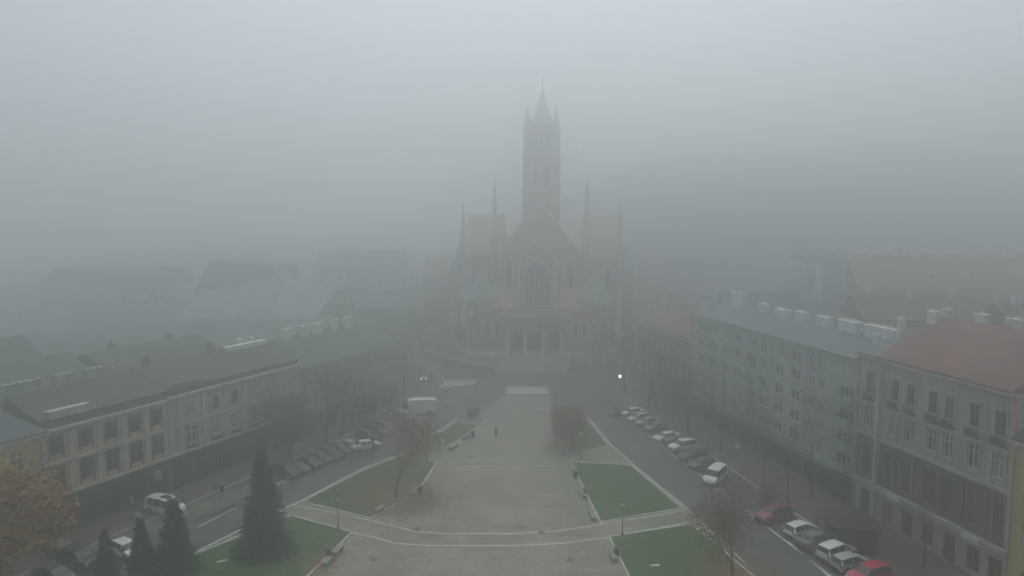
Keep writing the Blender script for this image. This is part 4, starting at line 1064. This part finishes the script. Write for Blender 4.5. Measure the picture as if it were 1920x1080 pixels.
def car(kind, color, px, py, deg, label, name=None, cat='car', group=None, z=.012, xy=None, lit=False):
    nm = name or {'hatch':'hatchback','sedan':'sedan','suv':'suv','minivan':'minivan','van':'panel_van'}[kind]
    p = xy or G(px, py)
    if kind in FIRST: r = copy_tree(FIRST[kind]); r.name = nm
    else: r = build_car(kind, nm, label, cat); FIRST[kind] = r
    jr = random.Random(int(px*7+py)); r.location = (p[0]+jr.uniform(-.15,.15), p[1]+jr.uniform(-.25,.25), z); r.rotation_euler = (0,0,R(deg+jr.uniform(-3.5,3.5))); tag(r, label, cat, group)
    for ch in r.children:
        b_ = ch.name.split('.')[0]
        if b_ == 'body': ch.material_slots[0].link = 'OBJECT'; ch.material_slots[0].material = CAR[color]
        if b_ == 'headlight' and lit: ch.material_slots[0].link = 'OBJECT'; ch.material_slots[0].material = M['headlit']
    return r
GR = 'cars parked along the right kerb'; GLc = 'cars parked along the left kerb'
A = 205   # nose towards the road (lower left in the picture)
car('hatch','black',1163,778,A,'black hatchback at the far end of the right parking row',group=GR)
car('sedan','white',1186,779,A,'white sedan beside the black hatchback at the far end of the right row',group=GR)
car('hatch','silver',1197,790,A,'silver hatchback third from the far end of the right parking row',group=GR)
car('sedan','sand',1214,797,A,'sand coloured sedan just before the gap in the right parking row',group=GR)
car('hatch','grey',1232,808,A,'dark grey hatchback behind the far bright white sedan of the right row',group=GR)
car('sedan','white',1250,827,A,'white sedan with dark windscreen farther of the two bright white cars in the right row',group=GR)
car('suv','white',1281,845,A,'white suv nearer of the two bright white cars in the right row',group=GR)
car('suv','black',1300,862,A,'black suv beside the white suv in the right row',group=GR)
car('hatch','green',1318,879,A,'dark green hatchback before the bright white minivan in the right row',group=GR)
car('minivan','white',1340,903,233,'white minivan partly hidden by the reddish tree at right',group=GR, cat='minivan')
car('suv','darkred',1452,976,A,'dark red suv behind the near white sedan at right',group=GR)
car('hatch','white',1503,1003,A-180+0,'white hatchback with large rear window between the dark red suv and the grey car',group=GR)
car('sedan','grey',1531,1025,A-180,'mid grey sedan between the two near white cars',group=GR)
car('suv','white',1570,1046,A-180,'white suv with roof rails beside the bright red car',group=GR)
car('hatch','silver',1597,1066,A-180,'silver hatchback wedged behind the bright red car',group=GR)
car('suv','red',1628,1090,A,'bright red suv nearest in the right parking row',group=GR)
car('sedan','silver',1180,632,250,'pale silver sedan on the street right of the church',xy=(33.5,192))
car('hatch','white',1176,640,250,'white hatchback on the street right of the church',xy=(30.5,186))
B = 150-90
lc = [('suv','black',536,893,'black suv nearest in the left parking row'),('hatch','green',556,886,'very dark hatchback second nearest in the left parking row'),
      ('sedan','black',577,876,'black sedan third nearest in the left parking row'),('hatch','green',597,868,'dark green hatchback in the middle of the left parking row'),
      ('suv','black',617,860,'black suv in the middle of the left parking row'),('hatch','black',636,849,'black hatchback behind the first white car of the left row'),
      ('sedan','silver',655,842,'pale silver sedan farther left of the white one in the left row'),('sedan','white',688,842,'white sedan sticking out of the left parking row'),
      ('hatch','blue',690,824,'dark blue hatchback behind the white sedan in the left row'),('suv','black',706,816,'black suv far along the left parking row'),
      ('hatch','grey',722,808,'grey hatchback far along the left parking row'),('sedan','black',738,800,'black sedan next to the white van')]
for k, (kd, co, px, py, lab) in enumerate(lc):
    car(kd, co, px, py, -32+(4 if k % 2 else -3) if k != 7 else 28, lab, group=GLc)
car('hatch','silver',762,789,-30,'light hatchback in front of the white van nose',group=GLc)
vn = car('van','white',783,777,188,'long white panel van standing across the left street', cat='van'); vn.scale = (1.18,1.06,1.06)
car('sedan','grey',799,712,262,'grey sedan with lit headlights driving past the zebra crossing',lit=True)
car('minivan','white',312,962,-24,'white minivan with dark roof hatch on the left lot', cat='minivan')
o = MB().box(-.45,.75,-.42,.42,1.965,1.985).build('roof_hatch', M['carglass'], [c_ for c_ in bpy.data.objects if c_.get('label','').startswith('white minivan with dark roof')][0])
car('hatch','white',238,1040,-30,'white hatchback half hidden by the small spruces')
car('suv','black',150,1060,-25,'black suv at the lower left beside the light car')
car('sedan','blue',100,1090,-28,'dark blue sedan at the bottom left corner')
car('hatch','grey',118,1040,-28,'grey hatchback behind the dark cars at the lower left')

# ---------------------------------------------------------------- street furniture
def lamp_meshes():
    pole = MB().lathe([(.16,0),(.16,.25),(.09,.4),(.06,1.0),(.05,3.6)], 8); head = MB().lathe([(.06,3.6),(.22,3.7),(.26,4.05),(.10,4.2)], 10); cap = MB().lathe([(.30,4.2),(.16,4.38),(.03,4.5)], 10)
    return pole.mesh('pole', M['metal'], 50), head.mesh('lantern', M['lampglass'], 50), cap.mesh('cap', M['metal'], 50)
LM = lamp_meshes()
def lamp(px, py, label, s=1.0, lit=False, z=.12):
    p = G(px, py); e = empty('street_lamp', (p[0], p[1], z), 0, label, 'street lamp', 'iron street lamps round the plaza'); e.scale = (s, s, s)
    inst('pole', LM[0], e); h = inst('lantern', LM[1], e); inst('cap', LM[2], h)
    if lit: h.material_slots[0].link = 'OBJECT'; h.material_slots[0].material = M['lit']
lamp(634, 994, 'dark iron lamp on the kerb between the two near left lawns', .9)
lamp(1167, 1006, 'dark iron lamp on the kerb between the two near right lawns', .9)
lamp(799, 866, 'dark iron lamp at the corner of the far left lawn')
lamp(1089, 863, 'dark iron lamp at the corner of the far right lawn')
lamp(1162, 745, 'street lamp with its light switched on right of the church stairs', 1.05, True)
lamp(1063, 706, 'iron lamp at the foot of the church stairs on the right')
lamp(925, 706, 'iron lamp at the foot of the church stairs on the left')
lamp(1042, 790, 'iron lamp at the narrow end of the plaza on the right')
def cyl_thing(name, px, py, prof, m, label, cat, group=None, z=.12, n=10):
    p = G(px, py); o = MB().lathe(prof, n).build(name, M[m], None, 45); o.location = (p[0], p[1], z); tag(o, label, cat, group); return o
# stone benches along the edges of the plaza
def bench(a, b, label):
    p = Vector(G(*a)); q = Vector(G(*b)); d = q-p; e = empty('stone_bench', (p.x, p.y, .12), math.atan2(d.y, d.x), label, 'bench', 'stone benches edging the plaza')
    L_ = d.length; MB().box(0, L_, -.3, .3, .36, .48).build('seat', M['benchstone'], e)
    for x in (.15, L_-.45): MB().box(x, x+.3, -.24, .24, 0, .358).build('leg', M['benchstone'], e)
bench((627,1046),(641,1030),'pale bench nearer of the two at the near left lawn edge')
bench((608,1066),(620,1053),'pale bench nearest the bottom at the near left lawn edge')
bench((704,966),(720,955),'pale bench at the pointed corner of the middle left lawn')
bench((773,933),(781,918),'pale bench beside the red leaves on the middle left lawn')
bench((1107,962),(1115,981),'pale bench at the lower left corner of the middle right lawn')
bench((1090,922),(1097,938),'pale bench halfway along the middle right lawn')
bench((1076,884),(1081,896),'pale bench at the top of the middle right lawn')
bench((1146,1040),(1154,1058),'pale bench beside the near right lawn')
bench((868,828),(880,818),'pale bench at the far left lawn edge')
bench((845,846),(857,837),'pale bench next to the white stone pillar')
bench((1033,806),(1038,818),'pale bench at the far right lawn edge')
for k, (px, py, lab) in enumerate([(610,1052,'dark litter bin beside the near left lawn benches'),(1075,900,'dark litter bin at the top of the middle right lawn'),(1093,934,'dark litter bin halfway along the middle right lawn'),
        (1151,1050,'dark litter bin beside the near right lawn'),(884,822,'dark litter bin at the far left lawn edge'),(1040,822,'dark litter bin at the far right lawn edge'),(783,930,'dark litter bin by the red leaves')]):
    p = G(px, py); e = empty('litter_bin', (p[0]+.3, p[1]+.3, .12), 0, lab, 'litter bin', 'litter bins along the plaza edges')
    MB().lathe([(.22,0),(.25,.05),(.30,.85),(.32,.88)], 12).build('bin_body', M['metal'], e, 45); MB().lathe([(.34,.88),(.30,1.0),(.1,1.08)], 12).build('lid', M['blackplastic'], e, 45)
for px, py, lab in [(783,995,'round dark drain cover on the left of the near paving band'),(978,990,'dark drain cover above the paving band near the middle'),(1015,1000,'dark drain cover on the paving band near the middle'),
        (700,1051,'dark drain cover near the bottom left of the plaza'),(881,859,'dark drain cover at the upper left of the plaza'),(1008,862,'dark drain cover at the upper right of the plaza'),(1070,1052,'faint drain cover near the bottom right of the plaza')]:
    cyl_thing('drain_cover', px, py, [(.42,0),(.42,.03),(.38,.035)], 'metal', lab, 'drain cover', 'drain covers in the plaza paving', .122, 14)
cyl_thing('stone_pillar', 830, 850, [(.34,0),(.34,.2),(.24,.3),(.22,1.3),(.30,1.4),(.30,1.5),(.18,1.6),(.22,1.8),(.16,2.0),(.03,2.08)], 'stonewhite', 'white stone pillar statue on the far left lawn', 'statue', z=.17)
for px, py, rz, lab in ((1228,1064,.1,'flat pale stone slab lying on the near right lawn'),(417,1056,.5,'flat pale stone slab lying on the near left lawn'),(873,797,.1,'flat pale stone slab lying on the far left lawn')):
    p = G(px, py); o = MB().box(-.5,.5,-.16,.16,0,.08).box(-.42,.42,-.1,.1,.08,.11).build('stone_slab', M['stonewhite']); o.location = (p[0],p[1],.17); o.rotation_euler = (0,0,rz); tag(o, lab, 'stone slab')
# kiosk box by the tip of the plaza
p = G(885, 785); e = empty('kiosk', (p[0], p[1], .02), .1, 'small dark grey kiosk at the narrow tip of the far left lawn', 'kiosk')
MB().box(-.9,.9,-.5,.5,0,1.7).build('body', M['greypl'], e); MB().box(-1.0,1.0,-.6,.6,1.7,1.82).build('roof', M['slate'], e); MB().box(-.7,.7,-.53,-.502,.5,1.5).build('panel', M['groundfl'], e)
# dark pavilion near the grey house
p = G(1592, 1022); e = empty('pavilion', (p[0], p[1], .12), R(-12), 'dark brown cafe pavilion on the pavement before the grey house', 'pavilion')
for sx in (-1, 1):
    for sy in (-1, 1): MB().box(sx*1.9-.07, sx*1.9+.07, sy*2.3-.07, sy*2.3+.07, 0, 2.6).build('post', M['brownframe'], e)
MB().box(-1.82,1.82,-2.33,-2.27,0,2.3).box(-1.82,1.82,2.27,2.33,0,2.3).box(-1.93,-1.87,-2.22,2.22,0,1.2).box(1.87,1.93,-2.22,2.22,0,2.3).build('side_panel', M['awning'], e)
MB().lathe([(2.45,2.6),(2.5,2.75),(1.3,3.3),(.3,3.55)], 4, (0,0,0), True).build('roof', M['awning'], e)
# red leaved shrub by the dark red car
p = G(1440, 962); rng = random.Random(5); tr = MB(); cr = MB()
for k in range(26):
    a = rng.uniform(0, 2*PI); q = Vector((math.cos(a)*rng.uniform(.2,1.2), math.sin(a)*rng.uniform(.2,1.2), rng.uniform(1.2,2.8))); tr.tube((0,0,0), q, .04, .012, 4)
    for j in range(40):
        c = q+Vector((rng.gauss(0,.35), rng.gauss(0,.35), rng.gauss(0,.35))); s = rng.uniform(.07,.14)
        u = Vector((rng.uniform(-1,1), rng.uniform(-1,1), rng.uniform(-1,1))).normalized()*s; v = u.orthogonal().normalized()*s*.7; cr.add([c-u,c-v,c+u,c+v], [(0,1,2,3)])
e = empty('red_shrub', (p[0], p[1], .05), 0, 'dark red leaved shrub beside the dark red suv', 'shrub'); tr.build('stems', M['bark'], e); cr.build('foliage', M['shrubred'], e)
# signs on the left lot
def sign(px, py, ht, shape, label, cat='sign', m='stonewhite', w_=.9, h_=.7, rz=-.35):
    p = G(px, py); e = empty('sign', (p[0], p[1], .02), rz, label, cat)
    MB().lathe([(.04,0),(.04,ht)], 8).build('post', M['galv'], e)
    if shape == 'round':
        vs, fs = cyl_y(w_/2, .04, 20); b_ = MB().add([(v[0], v[1]-.07, v[2]+ht-w_/2) for v in vs], fs); b_.build('panel', M[m], e)
    else: MB().box(-w_/2, w_/2, -.09, -.045, ht-h_, ht).build('panel', M[m], e)
sign(348, 978, 1.35, 'round', 'round white traffic sign beside the white minivan', 'traffic sign', w_=.75)
sign(297, 935, 3.6, 'rect', 'pale rectangular board on a tall post before the dark shop fronts', w_=1.5, h_=1.1)
sign(249, 960, 1.9, 'rect', 'small white double sign left of the minivan', w_=.55, h_=.8)
sign(1382, 868, 3.0, 'rect', 'white sign on a post behind the parked cars at right', w_=.6, h_=.9)
p = G(260, 992); e = empty('ticket_machine', (p[0], p[1], .02), .2, 'pale pillar shaped ticket machine left of the minivan', 'ticket machine')
MB().box(-.28,.28,-.22,.22,0,1.75).build('cabinet', M['stonewhite'], e); MB().box(-.18,.18,-.24,-.222,1.1,1.5).build('screen', M['carglass'], e); MB().box(-.32,.32,-.28,.26,1.75,1.85).build('hood', M['galv'], e)
# bollards
for k in range(9):
    u = -1+k*5.2; q = RP(u, -7.6)
    o = MB().lathe([(.08,0),(.08,.85),(.11,.87),(.06,.98)], 8).build('bollard', M['metal'], None, 45); o.location = (q[0], q[1], .13)
    tag(o, 'slim dark bollard on the right pavement behind the parked cars', 'bollard', 'bollards on the right pavement')
# tall utility mast in front of grey house's projecting bay
p = RP(4.0, -2.4); e = empty('lamp_mast', (p[0], p[1], .13), 0, 'tall grey lamp mast before the projecting bay of the grey house', 'lamp mast')
MB().lathe([(.14,0),(.14,.6),(.09,.8),(.06,9.5)], 8).build('pole', M['galv'], e, 45); MB().tube((0,0,9.4),(-1.6,0,9.8),.05,.04,6,True).build('arm', M['galv'], e)
MB().box(-2.2,-1.5,-.14,.14,9.74,9.86).build('lamp_head', M['galv'], e)

# ---------------------------------------------------------------- people
def person(px, py, h, rz, top, bottom, label, z=.12, stride=.22, xy=None):
    """one continuous skinned body; coat, trousers and hair are children"""
    p = xy or G(px, py); s = h/1.75
    e = empty('person', (p[0], p[1], z), rz, label, 'person')
    me = bpy.data.meshes.new('body')
    J = [(0,0,.95,.13),(0,0,1.18,.125),(0,0,1.40,.14),(0,0,1.50,.06),(0,.01,1.56,.075),(0,.015,1.66,.10),(0,.01,1.73,.065)]
    E = [(0,1),(1,2),(2,3),(3,4),(4,5),(5,6)]
    for sx in (-1, 1):
        b0 = len(J); f = stride*sx
        J += [(sx*.10,0,.90,.095),(sx*.105,f*.35,.50,.068),(sx*.105,f*.9 if f < 0 else f*.75,.09,.045),(sx*.11,(f*.9 if f < 0 else f*.75)+.14,.045,.04)]
        E += [(0,b0),(b0,b0+1),(b0+1,b0+2),(b0+2,b0+3)]
        b1 = len(J)
        J += [(sx*.19,0,1.40,.062),(sx*.23,-f*.3,1.13,.045),(sx*.235,-f*.8,.88,.035),(sx*.235,-f*.95,.79,.038)]
        E += [(2,b1),(b1,b1+1),(b1+1,b1+2),(b1+2,b1+3)]
    me.from_pydata([(j[0]*s,j[1]*s,j[2]*s) for j in J], E, []); me.materials.append(bottom)
    o = bpy.data.objects.new('body', me); COL.objects.link(o); o.parent = e
    sk = o.modifiers.new('skin', 'SKIN'); sk.use_smooth_shade = True
    for i, j in enumerate(J):
        me.skin_vertices[0].data[i].radius = (j[3]*s*(1.25 if i in (1,2) else 1), j[3]*s)
    me.skin_vertices[0].data[0].use_root = True
    ss = o.modifiers.new('sub', 'SUBSURF'); ss.levels = 1; ss.render_levels = 2
    ct = MB().lathe([(.20,.80),(.205,.95),(.17,1.12),(.215,1.34),(.20,1.44),(.09,1.51)], 12)
    ct.v = [(v[0]*s*1.15, v[1]*s*.80, v[2]*s) for v in ct.v]; ct.build('coat', top, e, 60)
    sl = MB()
    for sx in (-1, 1):
        f = stride*sx; sl.tube((sx*.20*s,0,1.41*s),(sx*.235*s,-f*.3*s,1.13*s),.075*s,.062*s,8,True).tube((sx*.235*s,-f*.3*s,1.13*s),(sx*.24*s,-f*.8*s,.88*s),.062*s,.05*s,8,True)
    sl.build('sleeves', top, e, 60)
    hd = MB().lathe([(.06,1.54),(.09,1.58),(.10,1.66),(.085,1.72),(.05,1.755)], 12); hd.v = [(v[0]*s, v[1]*s+.02*s, v[2]*s) for v in hd.v]; hd.build('face', M['skin'], e, 60)
    hr = MB().lathe([(.10,1.60),(.118,1.67),(.10,1.74),(.05,1.785)], 12); hr.v = [(v[0]*s, v[1]*s-.015*s, v[2]*s) for v in hr.v]; hr.build('hair', M['blackplastic'], e, 60)
    return e
dk = mat('dark_coat', (.03,.032,.036)); br = mat('brown_coat', (.07,.055,.045)); jn = mat('dark_trousers', (.035,.038,.05)); lt = mat('light_coat', (.4,.4,.38))
person(930, 823, 1.78, .3, dk, jn, 'person in dark coat walking alone in the middle of the plaza')
person(405, 930, 1.78, .5, dk, jn, 'person in black coat, left one of the pair by the shop fronts', z=.13)
person(416, 934, 1.72, .3, br, jn, 'person in brown coat, right one of the pair by the shop fronts', z=.13)
person(838, 770, 1.7, 1.4, dk, jn, 'person in dark clothes crossing the road right of the white van', z=.01)
person(897, 782, 1.75, 2.4, dk, jn, 'person in dark clothes standing beside the small kiosk', z=.02)
person(1074, 692, 1.75, 1.1, dk, jn, 'person in dark coat at the right foot of the church stairs', z=.01)
person(1383, 805, 1.72, .7, lt, jn, 'person in a light coat on the right pavement before the modern block', z=.13, xy=RP(17,-4))

# ---------------------------------------------------------------- haze
hz = MB().box(-720, 720, -110, 710, -1.0, 92).build('haze', None)
hz.data.materials.clear()
hm = bpy.data.materials.new('haze'); hm.use_nodes = True; n = hm.node_tree; n.nodes.clear()
pv = n.nodes.new('ShaderNodeVolumePrincipled'); ho = n.nodes.new('ShaderNodeOutputMaterial')
pv.inputs['Color'].default_value = (.925,.953,.950,1); pv.inputs['Density'].default_value = 0.0100; pv.inputs['Anisotropy'].default_value = 0.865
n.links.new(pv.outputs[0], ho.inputs['Volume']); hz.data.materials.append(hm)
tag(hz, 'thick pale fog filling the whole square', 'fog', kind='stuff')
